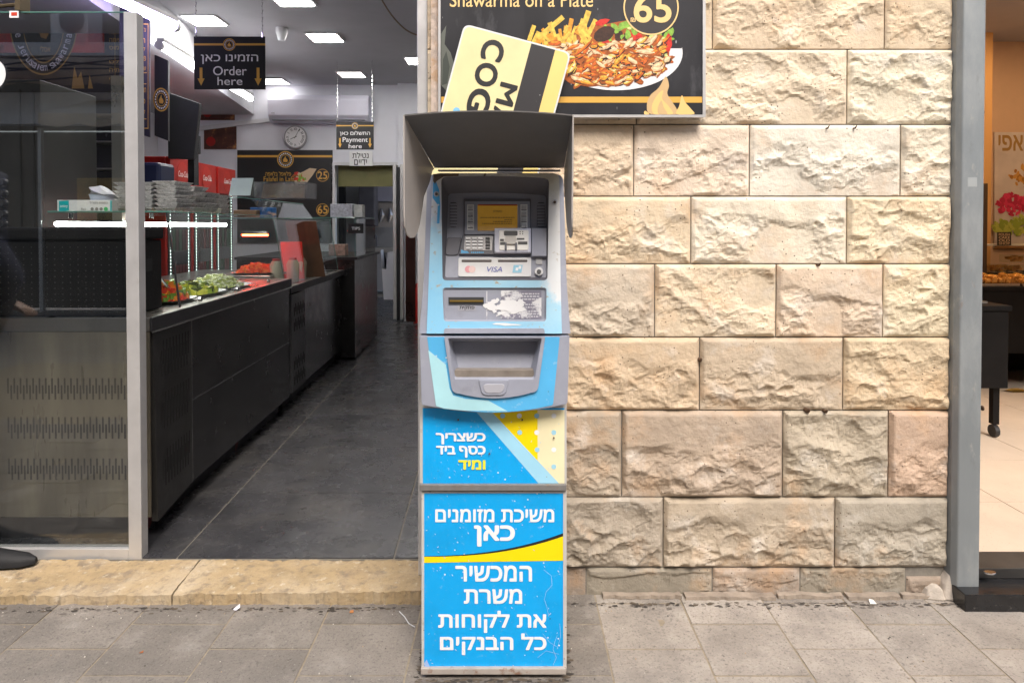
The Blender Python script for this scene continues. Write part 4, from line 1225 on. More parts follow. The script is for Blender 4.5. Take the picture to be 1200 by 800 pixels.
# ---------------- hanging signs
def emblem(g, c, ux, uz, r, n, mi=(0, 1)):
    c, ux, uz, n = Vector(c), Vector(ux), Vector(uz), Vector(n)
    def ci(rr, o): return [c + (ux * math.cos(2 * math.pi * i / 28) + uz * math.sin(2 * math.pi * i / 28)) * rr + n * o for i in range(28)]
    g.face(ci(r, 0.0004), 1)
    g.bridge(ci(r * 0.98, 0.0010), ci(r * 0.86, 0.0010), 0)
    g.bridge(ci(r * 0.56, 0.0010), ci(r * 0.5, 0.0010), 0)
    for i in range(20):
        a = 2 * math.pi * i / 20
        p = c + (ux * math.cos(a) + uz * math.sin(a)) * r * 0.71
        t = (-ux * math.sin(a) + uz * math.cos(a)) * r * 0.07; q = (ux * math.cos(a) + uz * math.sin(a)) * r * 0.07
        g.face([p + t + q + n * 0.001, p - t + q + n * 0.001, p - t - q + n * 0.001, p + t - q + n * 0.001], 2)
    fl = [(-.22, -.3), (-.3, -.05), (-.12, .2), (0.02, .42), (.06, .15), (.2, .05), (.28, -.12), (.2, -.32)]
    g.face([c + ux * (x * r) + uz * (y * r) + n * 0.0012 for x, y in fl], 0)

def arrow(g, c, h, w, n_off=(0, -0.0016, 0), mi=0):
    x, y, z = c
    pts = [(-.2, .5), (.2, .5), (.2, -.1), (.5, -.1), (0, -.5), (-.5, -.1), (-.2, -.1)]
    g.face([Vector((x + a * w, y, z + b * h)) + Vector(n_off) for a, b in pts], mi)

def hang_sign(name, label, px0, py0, px1, py1, Y, en, hb, cat):
    a, b = P(px0, py0, Y), P(px1, py1, Y)
    w, h = b.x - a.x, a.z - b.z
    t = thing(name, label, cat, ((a.x + b.x) / 2, Y, b.z))
    g = G(); g.box(a.x, b.x, Y, Y + 0.006, b.z, a.z); link('board', g, m_bprint, t, bevel=0.001)
    pl = yplane(Y)
    fx = lambda u: px0 + (px1 - px0) * u
    fy = lambda v: py0 + (py1 - py0) * v
    g = G(); g.face(onp(rect(px0, fy(.13), px1, fy(.17)), pl, 0.0008))
    cz = a.z - 0.155 * h
    for u in (0.1, 0.9): arrow(g, (a.x + w * u, Y, a.z - 0.76 * h), h * 0.34, w * 0.10)
    link('gold_marks', g, m_gold, t)
    g = G(); emblem(g, (a.x + w / 2, Y - 0.001, cz), (1, 0, 0), (0, 0, 1), h * 0.12, (0, -1, 0)); link('round_emblem', g, [m_gold, m_bprint, m_wprint], t)
    g = G()
    letter(g, heb(hb), (fx(.1), fy(.34), fx(.9), fy(.52)), pl, 0.0014, 0.01)
    letter(g, en[0], (fx(.27 if len(en[0]) < 6 else .17), fy(.56), fx(.74 if len(en[0]) < 6 else .84), fy(.735 if len(en[0]) < 6 else .78)), pl, 0.0014, 0.008)
    letter(g, en[1], (fx(.33), fy(.765 if len(en[0]) < 6 else .8), fx(.68), fy(.92 if len(en[0]) < 6 else .95)), pl, 0.0014, 0.008)
    link('lettering', g, m_wprint, t)
    for u in (0.03, 0.96):
        x = a.x + w * u
        g = G()
        zz = a.z + 0.02
        g.tube([(x, Y + .003, a.z - 0.006), (x, Y + .003, a.z + 0.025)], 0.004, 6)
        L_ = CE - zz
        nl = int(L_ / 0.022)
        for i in range(nl):
            z0 = zz + i * 0.022
            g.tube([(x - 0.0035 * (i % 2), Y + .003 - .003 * ((i + 1) % 2), z0), (x + 0.0035 * (i % 2), Y + .003 + .003 * ((i + 1) % 2), z0 + 0.026)], 0.0022, 4)
        link('chain', g, m_chrome, t)
    return t
hang_sign('hanging_sign', 'black hanging sign reading Order here on two chains', 227, 43, 311, 105, 1.75, ('Order', 'here'), 'הזמינו כאן', 'sign')
hang_sign('hanging_sign', 'black hanging sign reading Payment here near the back wall', 394, 142.5, 438, 175.5, 4.9, ('Payment', 'here'), 'התשלום כאן', 'sign')
# hand washing sign on back wall
pl = yplane(YBK - 0.035)
ws = thing('hand_washing_sign', 'small white sign with two Hebrew words below the Payment here sign', 'sign', pl.at(423, 186))
g = G(); slab(g, rect(409.5, 177, 436.5, 194.5), pl, 0.0, 0.004); link('board', g, m_wprint, ws)
g = G(); letter(g, heb('נטילת'), (413, 178.5, 432, 185.5), pl, 0.002, 0.01); letter(g, heb('ידיים'), (415, 187, 430, 193.5), pl, 0.002, 0.01); link('lettering', g, m_bprint, ws)
# air conditioner
ac = thing('wall_air_conditioner', 'long white split air conditioner high on the back wall', 'air conditioner', P(372, 143, YBK - 0.12))
a, b = P(313.5, 111, YBK - 0.2), P(432, 143, YBK - 0.2)
g = G(); g.prism([(a.x, YBK, a.z), (a.x, YBK - 0.17, a.z), (a.x, YBK - 0.21, a.z - 0.06), (a.x, YBK - 0.20, b.z + 0.08), (a.x, YBK - 0.12, b.z), (a.x, YBK, b.z)], (b.x - a.x, 0, 0))
link('casing', g, mat('ac_white', (0.8, 0.8, 0.92), 0.8, var=0.03, spec=.2), ac, bevel=0.01)
g = G(); g.box(a.x + .05, b.x - .05, YBK - 0.19, YBK - 0.16, b.z + 0.022, b.z + 0.028); link('air_vane', g, m_adark, ac)
g = G(); letter3(g, 'ELEC', (a.x + .05, YBK - 0.2085, b.z + .1), (1, 0, 0), (0, 0.0, 1), .04, .012); link('badge', g, m_bprint, ac)
# clock
ck = thing('wall_clock', 'round white wall clock with roman numerals above the falafel menu', 'clock', P(347, 161, YBK))
c = P(347, 161, YBK - 0.03)
g = G(); g.disc(c, (0, -1, 0), 0.142, 40, 0.03); link('clock_rim', g, mat('clock_grey', (0.35, 0.35, 0.36), 0.4), ck, bevel=0.005)
g = G(); g.disc(c + Vector((0, -0.0012, 0)), (0, -1, 0), 0.126, 40, 0.002) if False else g.disc(c + Vector((0, -0.031, 0)), (0, -1, 0), 0.126, 40, 0.0); link('clock_face', g, m_wprint, ck)
g = G()
for i, s in enumerate(('XII', 'I', 'II', 'III', 'IIII', 'V', 'VI', 'VII', 'VIII', 'IX', 'X', 'XI')):
    a_ = math.pi / 2 - i * math.pi / 6
    up = Vector((math.cos(a_), 0, math.sin(a_))); rt = Vector((math.sin(a_), 0, -math.cos(a_)))
    w = 0.012 * len(s)
    letter3(g, s, c + Vector((0, -0.033, 0)) + up * 0.082 - rt * w / 2, rt, up, w, 0.032, 0.0)
for a_, l, w in ((R(62), 0.105, 0.006), (R(205), 0.07, 0.009)):
    d = Vector((math.cos(a_), 0, math.sin(a_))); q = Vector((-d.z, 0, d.x)) * w / 2; o_ = c + Vector((0, -0.035, 0))
    g.face([o_ - d * .02 + q, o_ + d * l + q * .5, o_ + d * l - q * .5, o_ - d * .02 - q])
link('numerals_and_hands', g, m_bprint, ck)
# falafel menu board on back wall
pl = yplane(YBK - 0.02)
fb_ = thing('falafel_menu_board', 'large black menu board with a falafel wrap and the price 25', 'menu board', pl.at(334, 285))
g = G(); slab(g, rect(278, 176, 389.5, 285), pl, 0.0, 0.018); link('board', g, m_bprint, fb_)
g = G(); g.face(onp(rect(278, 182, 389.5, 184.5), pl, 0.001)); link('gold_stripe', g, m_gold, fb_)
g = G(); c = pl.at(334.5, 187, 0.002); emblem(g, c, (1, 0, 0), (0, 0, 1), 0.105, (0, -1, 0)); link('round_emblem', g, [m_gold, m_bprint, m_wprint], fb_)
g = G(); letter(g, heb('פלאפל בלאפה'), (311, 201, 341, 206), pl, 0.001, 0.0); letter(g, 'Falafel in Lafa', (309, 207, 345, 212.5), pl, 0.001, 0.0)
letter(g, '25', (372.5, 201, 383.5, 210), pl, 0.001, 0.015); letter(g, '65', (372, 241, 384, 250.5), pl, 0.001, 0.015)
for cy in (205.5, 246): g.bridge(onp(circ(378, cy, 7.4, 24), pl, 0.001), onp(circ(378, cy, 6.8, 24), pl, 0.001))
link('lettering', g, m_gold, fb_)
g = G(); rnd = random.Random(4)
g.face(onp([(343, 210), (352, 203), (363, 197), (371, 198), (366, 206), (358, 216), (348, 216)], pl, 0.001), 0)
k = 0
for i in range(30):
    g.face(onp(blob(rnd.uniform(344, 357), rnd.uniform(203, 214), 2.5, 1.6, rnd.uniform(0, 3)), pl, 0.0012 + i * 2e-5), rnd.choice([1, 2, 3, 0]))
link('printed_wrap', g, [mat('wrap_cream', (0.65, 0.5, 0.33), 0.5), fm[6], fm[5], fm[2]], fb_)
# drink posters on back wall + cable trunking
for (x0, x1, y0, y1, lab) in ((235, 275, 118, 141, 'dark red food poster above the slanted trunking'), (239, 277, 148, 175, 'brown cola poster below the slanted trunking')):
    pl = yplane(YBK - 0.012)
    t = thing('wall_poster', lab, 'poster', pl.at((x0 + x1) / 2, y1))
    g = G(); slab(g, rect(x0, y0, x1, y1), pl, 0, 0.006); link('sheet', g, mat('poster_maroon', (0.09, 0.03, 0.02), 0.5, var=0.5, vscale=8, dirt=((0.55, 0.25, 0.08), 9, 0.55, 0.7, 0.8)), t)
    g = G(); g.face(onp(circ((x0 + 8), (y1 - 9), 5.5, 20), pl, 0.001)); link('red_disc', g, m_red, t)
g = G(); a, b = P(227, 149, YBK - .05), P(316, 138, YBK - .03)
g.prism([a, b, b + Vector((0, 0, -.05)), a + Vector((0, 0, -.05))], (0, 0.03, 0))
tag(link('cable_trunking', g, m_white), 'white slanted cable trunking between the two back wall posters', 'trunking')
# detector
c = Pz(330, 33, CE)
dt = thing('ceiling_detector', 'small white cone shaped detector hanging from the ceiling', 'detector', (c.x, c.y, CE))
g = G(); g.tube([c + Vector((0, 0, -.001)), c + Vector((0, 0, -.05))], 0.05, 16); link('base', g, m_white, dt, smooth=True)
g = G(); g.tube([c + Vector((0, 0, -.05)), c + Vector((0, 0, -.11))], [0.046, 0.03], 16); link('sensor_cone', g, m_white, dt, smooth=True)
# drooping cable near the jamb
g = G(); pts = [P(443 + 52 * (i / 16) ** 1.0, -8 + 50 * (1 - (1 - i / 16) ** 2), 1.2 + .2 * i / 16) for i in range(17)]
g.tube(pts, 0.004, 6); tag(link('hanging_cable', g, mat('cable_tan', (0.25, 0.18, 0.12), 0.6)), 'thin brown cable drooping from the ceiling beside the door jamb', 'cable')

# ================================================================== COUNTERS
def vents(g, fpt, u0, u1, v0, v1, step, hh):
    """pairs of staggered slots in a surface given by fpt(u, v)"""
    u = u0; k = 0
    while u < u1:
        a = v0 if k % 2 == 0 else v0 + (v1 - v0) * 0.33
        b = a + (v1 - v0) * 0.67 if k % 2 == 0 else v1
        if k % 2 == 0: b = v0 + (v1 - v0) * 0.72
        w = step * 0.56
        g.face([fpt(u, a), fpt(u + w, a), fpt(u + w, b), fpt(u, b)])
        u += step; k += 1
def aisle(u, v, off=0.0):                          # u: depth (y), v: height, on the aisle face of the counters
    return Vector(sh(-1.36 + off, u, v))
CT = 0.90
c1 = thing('serving_counter', 'long stainless serving counter with slotted end panel behind the glass screen', 'counter', sp3(-1.8, 0.9, FLOOR))
y0c = 0.25
yend1 = P(341, 340, 2.1).y
yend1 = 2.06
g = G(); g.box(-2.75, -1.36, y0c + .01, yend1, 0.15, CT - 0.05, sh=sh); link('counter_body', g, m_dsteel, c1)
g = G(); g.box(-2.77, -1.345, y0c, yend1, CT - 0.05, CT, sh=sh); link('counter_top', g, m_steel, c1, bevel=0.002)
g = G(); g.box(-1.3445, -1.335, y0c, yend1, CT - 0.05, CT + .001, sh=sh); link('black_edge', g, m_black, c1, bevel=0.002)
g = G(); g.box(-2.75, -1.347, y0c + .002, y0c + .0095, 0.155, CT - 0.052, sh=sh); ep = link('end_panel', g, mat('end_panel_reflection_steel', (0.17, 0.148, 0.11), 0.3, metal=0.4, var=0.45, vscale=3, stretch=(2.5, 1, .4), bump=0.0006, bscale=12, dirt=[((0.1, 0.09, 0.07), 4, 0.5, 0.75, 0.6)]), c1)  # brownish streaks put reflections into the steel colour
for (ya, yb) in ((443, 468), (488.5, 514), (537, 562)):
    g = G(); za, zb_ = P(100, ya, y0c).z, P(100, yb, y0c).z
    vents(g, lambda u, v: (u, y0c + 0.0012, v), P(8, 450, y0c).x, P(152, 450, y0c).x, za, zb_, 0.0115 * 1.02, 0)
    link('vent_slots', g, m_slot, ep, kind='stuff')
g = G()
for (u0, u1, v0, v1) in ((0.622, yend1 - .01, .4962, .4998), (0.618, 0.6225, .15, .845)): g.hexa([aisle(u0, v0, .0098), aisle(u1, v0, .0098), aisle(u1, v0, .0115), aisle(u0, v0, .0115), aisle(u0, v1, .0098), aisle(u1, v1, .0098), aisle(u1, v1, .0115), aisle(u0, v1, .0115)])
link('seam_trim', g, m_chrome, c1)
g = G(); g.box(-2.7, -1.42, y0c + .06, yend1 - .02, FLOOR + .001, 0.149, sh=sh); link('plinth', g, m_black, c1)
g = G()
g.hexa([aisle(0.275, 0.13, .004), aisle(0.62, 0.15, .003), aisle(0.62, 0.15, .011), aisle(0.275, 0.13, .03), aisle(0.275, 0.845, .004), aisle(0.62, 0.845, .003), aisle(0.62, 0.845, .011), aisle(0.275, 0.845, .014)])
pp = link('perforated_panel', g, mat('perforated_steel', (0.05, 0.048, 0.046), 0.36, metal=0.6, var=0.2, vscale=6, bump=0.003, bscale=5), c1)
for v0, v1 in ((0.66, 0.8), (0.46, 0.6), (0.24, 0.38)):
    g = G()
    vents(g, lambda u, v: Vector(sh(-1.36 + 0.0325 - 0.02 * (u - .275) / .345 - 0.0165 * (1 if v > .6 else .45 if v > .4 else 0.12) * (1 - (u - .275) / .345), u, v)), 0.34, 0.58, v0, v1, 0.014, 0)
    link('vent_slots', g, m_slot, pp, kind='stuff')
for k, (u0, u1, v0, v1) in enumerate(((0.625, yend1 - .01, 0.50, 0.845), (0.625, yend1 - .01, 0.15, 0.496))):
    g = G(); g.hexa([aisle(u0, v0, .001), aisle(u1, v0, .001), aisle(u1, v0, .010), aisle(u0, v0, .010), aisle(u0, v1, .001), aisle(u1, v1, .001), aisle(u1, v1, .010), aisle(u0, v1, .010)])
    link('front_panel', g, m_dsteel, c1, bevel=0.002)
for u in (0.37, 1.3):
    g = G(); c = aisle(u, FLOOR + .042, -.09); g.tube([c, c + Vector((0.03, 0, 0))], 0.04, 14); link('castor', g, mat('castor_red', (.12, .008, .006), .5), c1)
# bright lip
g = G(); g.hexa([aisle(y0c, CT - .056, .024), aisle(yend1, CT - .056, .024), aisle(yend1, CT - .056, .029), aisle(y0c, CT - .056, .029), aisle(y0c, CT - .0505, .024), aisle(yend1, CT - .0505, .024), aisle(yend1, CT - .0505, .029), aisle(y0c, CT - .0505, .029)])
link('lip_strip', g, m_chrome, c1)

c2 = thing('serving_counter', 'second dark serving counter with a narrow grille panel further into the shop', 'counter', sp3(-1.8, 2.9, FLOOR))
y2 = 3.72
g = G(); g.box(-2.6, -1.37, yend1 + .015, y2, 0.15, 0.80, sh=sh); link('counter_body', g, m_dsteel, c2)
g = G(); g.box(-1.3545, -1.345, yend1 + .015, y2, 0.801, 0.846, sh=sh); link('black_edge', g, m_black, c2, bevel=0.002)
g = G(); g.box(-2.6, -1.355, yend1 + .015, y2, 0.801, 0.845, sh=sh); link('counter_top', g, m_steel, c2, bevel=0.002)
g = G(); g.hexa([aisle(yend1 + .03, .16, 0), aisle(2.42, .16, 0), aisle(2.42, .16, .012), aisle(yend1 + .03, .16, .014), aisle(yend1 + .03, .79, 0), aisle(2.42, .79, 0), aisle(2.42, .79, .012), aisle(yend1 + .03, .79, .014)])
pp = link('grille_panel', g, mat('grille_grey', (0.08, 0.08, 0.085), 0.4, metal=0.5, var=0.2), c2)
g = G()
for v0 in (0.2, 0.3, 0.55, 0.65): vents(g, lambda u, v: aisle(u, v, .0155), yend1 + .08, 2.38, v0, v0 + .08, 0.03, 0)
link('vent_slots', g, m_slot, pp, kind='stuff')
g = G(); g.box(-2.5, -1.43, yend1 + .1, y2, FLOOR + .001, .149, sh=sh); link('plinth', g, m_black, c2)
c3 = thing('cash_counter', 'dark pay counter with a tips sign at the far end of the counters', 'counter', sp3(-1.7, 4.4, FLOOR))
g = G(); g.box(-2.3, -1.26, y2 + .01, 4.95, FLOOR + .02, 0.93, sh=sh); link('counter_body', g, m_dsteel, c3)
g = G(); g.box(-2.32, -1.235, y2 + .005, 4.97, 0.931, 0.955, sh=sh); link('counter_top', g, m_black, c3, bevel=0.002)
# long back bar to close the view
g = G(); g.box(-4.3, -3.55, 0.9, 5.0, FLOOR, 0.9, sh=sh)
tag(link('back_bench', g, m_steel, bevel=0.003), 'low steel work bench along the left wall behind the counters', 'bench')

# ---------------- glass display cases
def pane(name, corners, parent, t=0.006, n=None, m=None, edge=True):
    a, b, c, d = [Vector(p) for p in corners]
    nn = (b - a).cross(c - a).normalized() * t
    g = G(); g.prism([a, b, c, d], nn)
    o = link(name, g, m or m_glass, parent)
    return o
def edge_bar(parent, a, b, r=0.003):
    g = G(); g.tube([a, b], r, 5); return link('glass_edge', g, m_gedge, parent)
ds = thing('display_case', 'glass salad display case on the nearest counter', 'display case', sp3(-1.7, 1.3, CT))
ya_, yb_ = 0.58, 2.04
SZ = 1.295
def q3(x, y, z): return Vector(sh(x, y, z))
pane('glass_shelf', [q3(-1.93, ya_, SZ), q3(-1.42, ya_, SZ), q3(-1.46, yb_, SZ), q3(-1.97, yb_, SZ)], ds, 0.008)
edge_bar(ds, q3(-1.42, ya_, SZ + .004), q3(-1.46, yb_, SZ + .004)); edge_bar(ds, q3(-1.93, ya_, SZ + .004), q3(-1.42, ya_, SZ + .004), 0.004)
pane('front_glass', [q3(-1.375, ya_, CT), q3(-1.375, yb_, CT), q3(-1.43, yb_, SZ - .004), q3(-1.43, ya_, SZ - .004)], ds)
pane('end_glass', [q3(-2.0, ya_, CT), q3(-1.385, ya_, CT), q3(-1.435, ya_, SZ - .004), q3(-1.95, ya_, SZ - .004)], ds)
g = G(); g.tube([q3(-1.378, ya_ - .004, CT), q3(-1.43, ya_ - .004, SZ)], 0.0045, 5); link('black_seal', g, m_black, ds)
for y in (0.75, 1.2, 1.7): 
    g = G(); c = q3(-1.372, y, CT + .015); g.tube([c, c + Vector((.012, 0, 0))], .011, 10); link('clamp', g, m_chrome, ds)
for y in (0.66, 1.0): 
    g = G(); c = q3(-1.5 - (y - .66), ya_ + .01, SZ - .002); g.tube([c, c + Vector((0, 0, -.02))], .009, 10); link('stud', g, m_chrome, ds)
# tube under shelf
g = G(); a, b = Vector(P(66, 262.5, ya_ + .05)), Vector(P(264, 263.5, 1.95))
g.tube([a, b], 0.011, 10); tb = link('case_tube_lamp', g, mat('case_tube', (.9, .9, .9), .5, emit=((1, .97, .9), 20.0)), ds, smooth=True)
ds2 = thing('display_case', 'two tier glass case with cardboard on the second counter', 'display case', sp3(-1.8, 2.9, .845))
pane('glass_shelf', [q3(-1.95, 2.1, 1.28), q3(-1.45, 2.1, 1.28), q3(-1.45, 3.65, 1.28), q3(-1.95, 3.65, 1.28)], ds2, 0.008)
pane('front_glass', [q3(-1.39, 2.1, .85), q3(-1.39, 3.65, .85), q3(-1.46, 3.65, 1.275), q3(-1.46, 2.1, 1.275)], ds2)
pane('upper_front_glass', [q3(-1.52, 2.1, 1.29), q3(-1.52, 3.3, 1.29), q3(-1.6, 3.3, 1.40), q3(-1.6, 2.1, 1.40)], ds2)
pane('upper_shelf', [q3(-2.2, 1.9, 1.405), q3(-1.6, 1.9, 1.405), q3(-1.6, 3.3, 1.405), q3(-2.2, 3.3, 1.405)], ds2, 0.008)
edge_bar(ds2, q3(-1.6, 1.9, 1.41), q3(-1.6, 3.3, 1.41)); edge_bar(ds2, q3(-1.45, 2.1, 1.284), q3(-1.45, 3.65, 1.284)); edge_bar(ds2, q3(-1.39, 2.1, .85), q3(-1.46, 2.1, 1.28)); edge_bar(ds2, q3(-1.39, 3.65, .85), q3(-1.46, 3.65, 1.28))
edge_bar(ds2, q3(-2.2, 1.9, 1.41), q3(-1.6, 1.9, 1.41)); edge_bar(ds2, q3(-1.95, 2.1, 1.284), q3(-1.45, 2.1, 1.284))
ds3 = thing('display_case', 'small glass case carrying the TIPS sign on the pay counter', 'display case', sp3(-1.6, 4.2, .955))
for nm, cs in (('glass_shelf', [q3(-1.9, 3.78, 1.30), q3(-1.27, 3.78, 1.30), q3(-1.27, 4.8, 1.30), q3(-1.9, 4.8, 1.30)]),
               ('front_glass', [q3(-1.9, 3.78, .956), q3(-1.27, 3.78, .956), q3(-1.27, 3.78, 1.295), q3(-1.9, 3.78, 1.295)]),
               ('side_glass', [q3(-1.26, 3.79, .956), q3(-1.26, 4.8, .956), q3(-1.26, 4.8, 1.295), q3(-1.26, 3.79, 1.295)])):
    pane(nm, cs, ds3)
edge_bar(ds3, q3(-1.9, 3.78, 1.303), q3(-1.27, 3.78, 1.303)); edge_bar(ds3, q3(-1.265, 3.78, .956), q3(-1.265, 3.78, 1.3)); edge_bar(ds3, q3(-1.265, 3.78, 1.303), q3(-1.265, 4.8, 1.303))
pl = yplane(3.74)
ts = thing('tips_sign', 'small black TIPS sign on the pay counter glass', 'sign', pl.at(417, 274)); 
g = G(); slab(g, rect(408, 262, 426, 273.5), pl, 0, 0.004); link('board', g, m_bprint, ts)
g = G(); letter(g, 'TIPS', (412, 266, 422, 269.5), pl, .001, .01); link('lettering', g, m_wprint, ts)
# food box printed on pay counter
g = G(); a = q3(-1.42, 3.95, .957); g.box(a.x - .12, a.x + .03, a.y, a.y + .12, .957, 1.06); 
tag(link('snack_box', g, mat('snack_box_print', (0.5, 0.3, 0.25), 0.5, var=0.5, vscale=25), bevel=.003), 'small printed snack box inside the pay counter case', 'box')

# ---------------- food
def crumbs(name, label, cx, cy, z, rx, ry, hh, n, ms, size, cat='food', elong=1.6):
    rnd = random.Random(hash((name, round(cx * 100))) % 9999 if False else int(abs(cx) * 1000 + cy * 77))
    t = thing(name, label, cat, (cx, cy, z))
    g = G(); o_ = [(cx + rx * 1.12 * math.copysign(abs(math.cos(a)) ** .5, math.cos(a)), cy + ry * 1.12 * math.copysign(abs(math.sin(a)) ** .5, math.sin(a)), z + .012) for a in [2 * math.pi * i / 32 for i in range(32)]]
    i_ = [(cx + (p[0] - cx) * .86, cy + (p[1] - cy) * .86, z + .001) for p in o_]
    g.bridge(o_, i_); g.face(i_); link('tray', g, mat('tray_white', (0.7, 0.7, 0.7), 0.35), t, smooth=True)
    g = G()
    for i in range(n):
        r = rnd.random() ** .5; a = rnd.uniform(0, 6.283)
        x, y = cx + r * rx * .85 * math.cos(a), cy + r * ry * .85 * math.sin(a)
        zz = z + 0.012 + hh * (1 - r * r) * rnd.uniform(.6, 1.05)
        s = size * rnd.uniform(.6, 1.3); th = rnd.uniform(0, 3.14); l = s * elong
        ca_, sa_ = math.cos(th), math.sin(th); tl = rnd.uniform(-.5, .5) * s
        c8 = []
        for dz_ in (-s / 2, s / 2):
            for (u, v) in ((-l, -s), (l, -s), (l, s), (-l, s)):
                u2, v2 = u / 2, v / 2
                c8.append((x + u2 * ca_ - v2 * sa_, y + u2 * sa_ + v2 * ca_, zz + dz_ + tl * (1 if u > 0 else -1)))
        g.hexa(c8, rnd.randrange(len(ms)))
    link('chopped_food', g, ms, t, kind='stuff')
    return t
vg = [mat('veg_orange', (0.8, 0.25, 0.03), 0.4), mat('veg_red', (0.7, 0.06, 0.03), 0.4), mat('veg_green', (0.2, 0.35, 0.05), 0.4)]
pk = [mat('pickle_green', (0.3, 0.4, 0.03), 0.35), mat('pickle_dark', (0.07, 0.1, 0.01), 0.35), mat('pickle_yellow', (0.6, 0.6, 0.06), 0.35)]
cbg = [mat('cabbage_pale', (0.72, 0.76, 0.4), 0.4), mat('cabbage_white', (0.85, 0.85, 0.7), 0.4), mat('cabbage_shade', (0.4, 0.45, 0.15), 0.4)]
frs = [mat('chips_orange', (0.8, 0.3, 0.06), 0.4), mat('chips_red', (0.7, 0.12, 0.03), 0.4)]
p = q3(-1.53, .76, CT); crumbs('salad_tray', 'white tray of chopped tomato and greens nearest the street', p.x, p.y, CT + .004, .10, .12, .07, 260, vg, .02)
p = q3(-1.55, 1.06, CT); crumbs('salad_tray', 'white tray of green pickles in the middle of the case', p.x, p.y, CT + .004, .13, .15, .04, 300, pk, .022)
p = q3(-1.56, 1.42, CT); crumbs('salad_tray', 'white tray of shredded pale cabbage beyond the pickles', p.x, p.y, CT + .004, .14, .17, .055, 480, cbg, .011, elong=3)
p = P(302, 315, 2.35); crumbs('chips_tray', 'tray of orange chips glowing under the red heat lamp', p.x, p.y, p.z - .03, .13, .14, .05, 300, frs, .015, elong=4)
g = G(); g.box(p.x - .25, p.x + .15, p.y - .2, p.y + .2, .9, p.z - .032); tag(link('warming_unit', g, m_steel, bevel=.004), 'steel warming unit under the tray of chips', 'warmer')
p = q3(-1.95, .8, CT); crumbs('salad_tray', 'white tray of dark green leaves at the back of the case', p.x, p.y, CT + .01, .12, .14, .03, 120, [pk[1], vg[2]], .016)
# tongs in the tomato tray
g = G(); a = q3(-1.52, .66, 1.04); g.tube([a, a + Vector((.03, .06, -.08)), a + Vector((.07, .1, -.1))], .006, 6)
tag(link('steel_tongs', g, m_chrome), 'steel tongs lying across the chopped tomato tray', 'tongs')
# red heat lamp
a, b = P(284, 275.5, 2.3), P(314, 275.5, 2.3)
hl = thing('heat_lamp', 'red heat lamp strip hanging above the tray of chips', 'heat lamp', (a + b) / 2)
g = G(); g.tube([a, b], .006, 8); link('element', g, mat('heat_element', (0.8, 0.1, 0.05), .4, emit=((1.0, 0.03, 0.008), 90.0)), hl)
g = G(); g.box(a.x, b.x, a.y - .03, a.y + .03, a.z + .014, a.z + .026); link('reflector', g, m_chrome, hl)
# boards and bottles; the heat lamp's red glow is put into one board's colour
g = G(); a = q3(-1.56, 2.62, .85); g.prism([a, a + Vector((.14, .05, 0)), a + Vector((.12, .05, .27)), a + Vector((-.02, 0, .27))], (0.01, -.02, 0.0))
tag(link('cutting_board', g, mat('board_red_glow', (.8, .05, .03), .4), bevel=.004), 'red cutting board, brightened by a painted heat glow, leaning inside the second case', 'cutting board')
g = G(); a = q3(-1.52, 2.75, .85); g.prism([a, a + Vector((.2, .12, 0)), a + Vector((.13, .12, .42)), a + Vector((-.06, 0, .42))], (0.01, -.02, 0.0))
tag(link('cutting_board', g, mat('board_brown', (0.12, 0.06, 0.03), .5, var=.3), bevel=.004), 'tall brown cutting board leaning behind the red one', 'cutting board')
for i, (x, y, lab) in enumerate(((-1.50, 2.28, 'first pale sauce tub in the second case'), (-1.43, 2.42, 'second pale sauce tub right of the first'), (-1.45, 2.68, 'third pale sauce tub behind the other two'))):
    c = q3(x, y, .85)
    t = thing('sauce_tub', lab, 'tub', c, 'pale sauce tubs in the second case')
    g = G(); g.tube([c, c + Vector((0, 0, .12)), c + Vector((0, 0, .15))], [.04, .044, .03], 12); link('tub_body', g, mat('tub_cream', (0.6, 0.55, 0.4), .4), t, smooth=True)
    g = G(); g.tube([c + Vector((0, 0, .151)), c + Vector((0, 0, .165))], .025, 12); link('lid', g, m_red, t)

# ---------------- black foam box behind the glass
m_foam = mat('black_foam', (0.009, 0.0085, 0.009), 0.85, var=0.3, vscale=5, bump=0.002, bscale=220, speck=[((0.05, 0.047, 0.045), 90, 0.2)], spec=.2)
fbx = thing('foam_box', 'large black insulated foam box with lid on the counter end', 'box', (-2.0, 0.35, CT))
xr_ = P(147, 350, 0.27).x
g = G(); g.box(-2.6, xr_, 0.27, 0.54, CT + .002, 1.185); bd = link('box_body', g, m_foam, fbx, bevel=.008, bseg=3)
g = G(); g.box(-2.61, xr_ + .006, 0.262, 0.548, 1.187, 1.235); link('lid', g, m_foam, fbx, bevel=.01, bseg=3)
g = G(); g.box(xr_ - .004, xr_ + .002, .36, .46, 1.06, 1.11); link('hand_hole', g, m_slot, fbx)
g = G()
for i in range(38):
    for j in range(12):
        x = -2.55 + i * .029; z = .92 + j * .022
        if x > xr_ - .02: continue
        g.disc((x, .2695, z), (0, -1, 0), .0028, 5)
link('moulded_dimples', g, mat('foam_dimple', (0.04, 0.04, 0.04), .6), bd, kind='stuff')

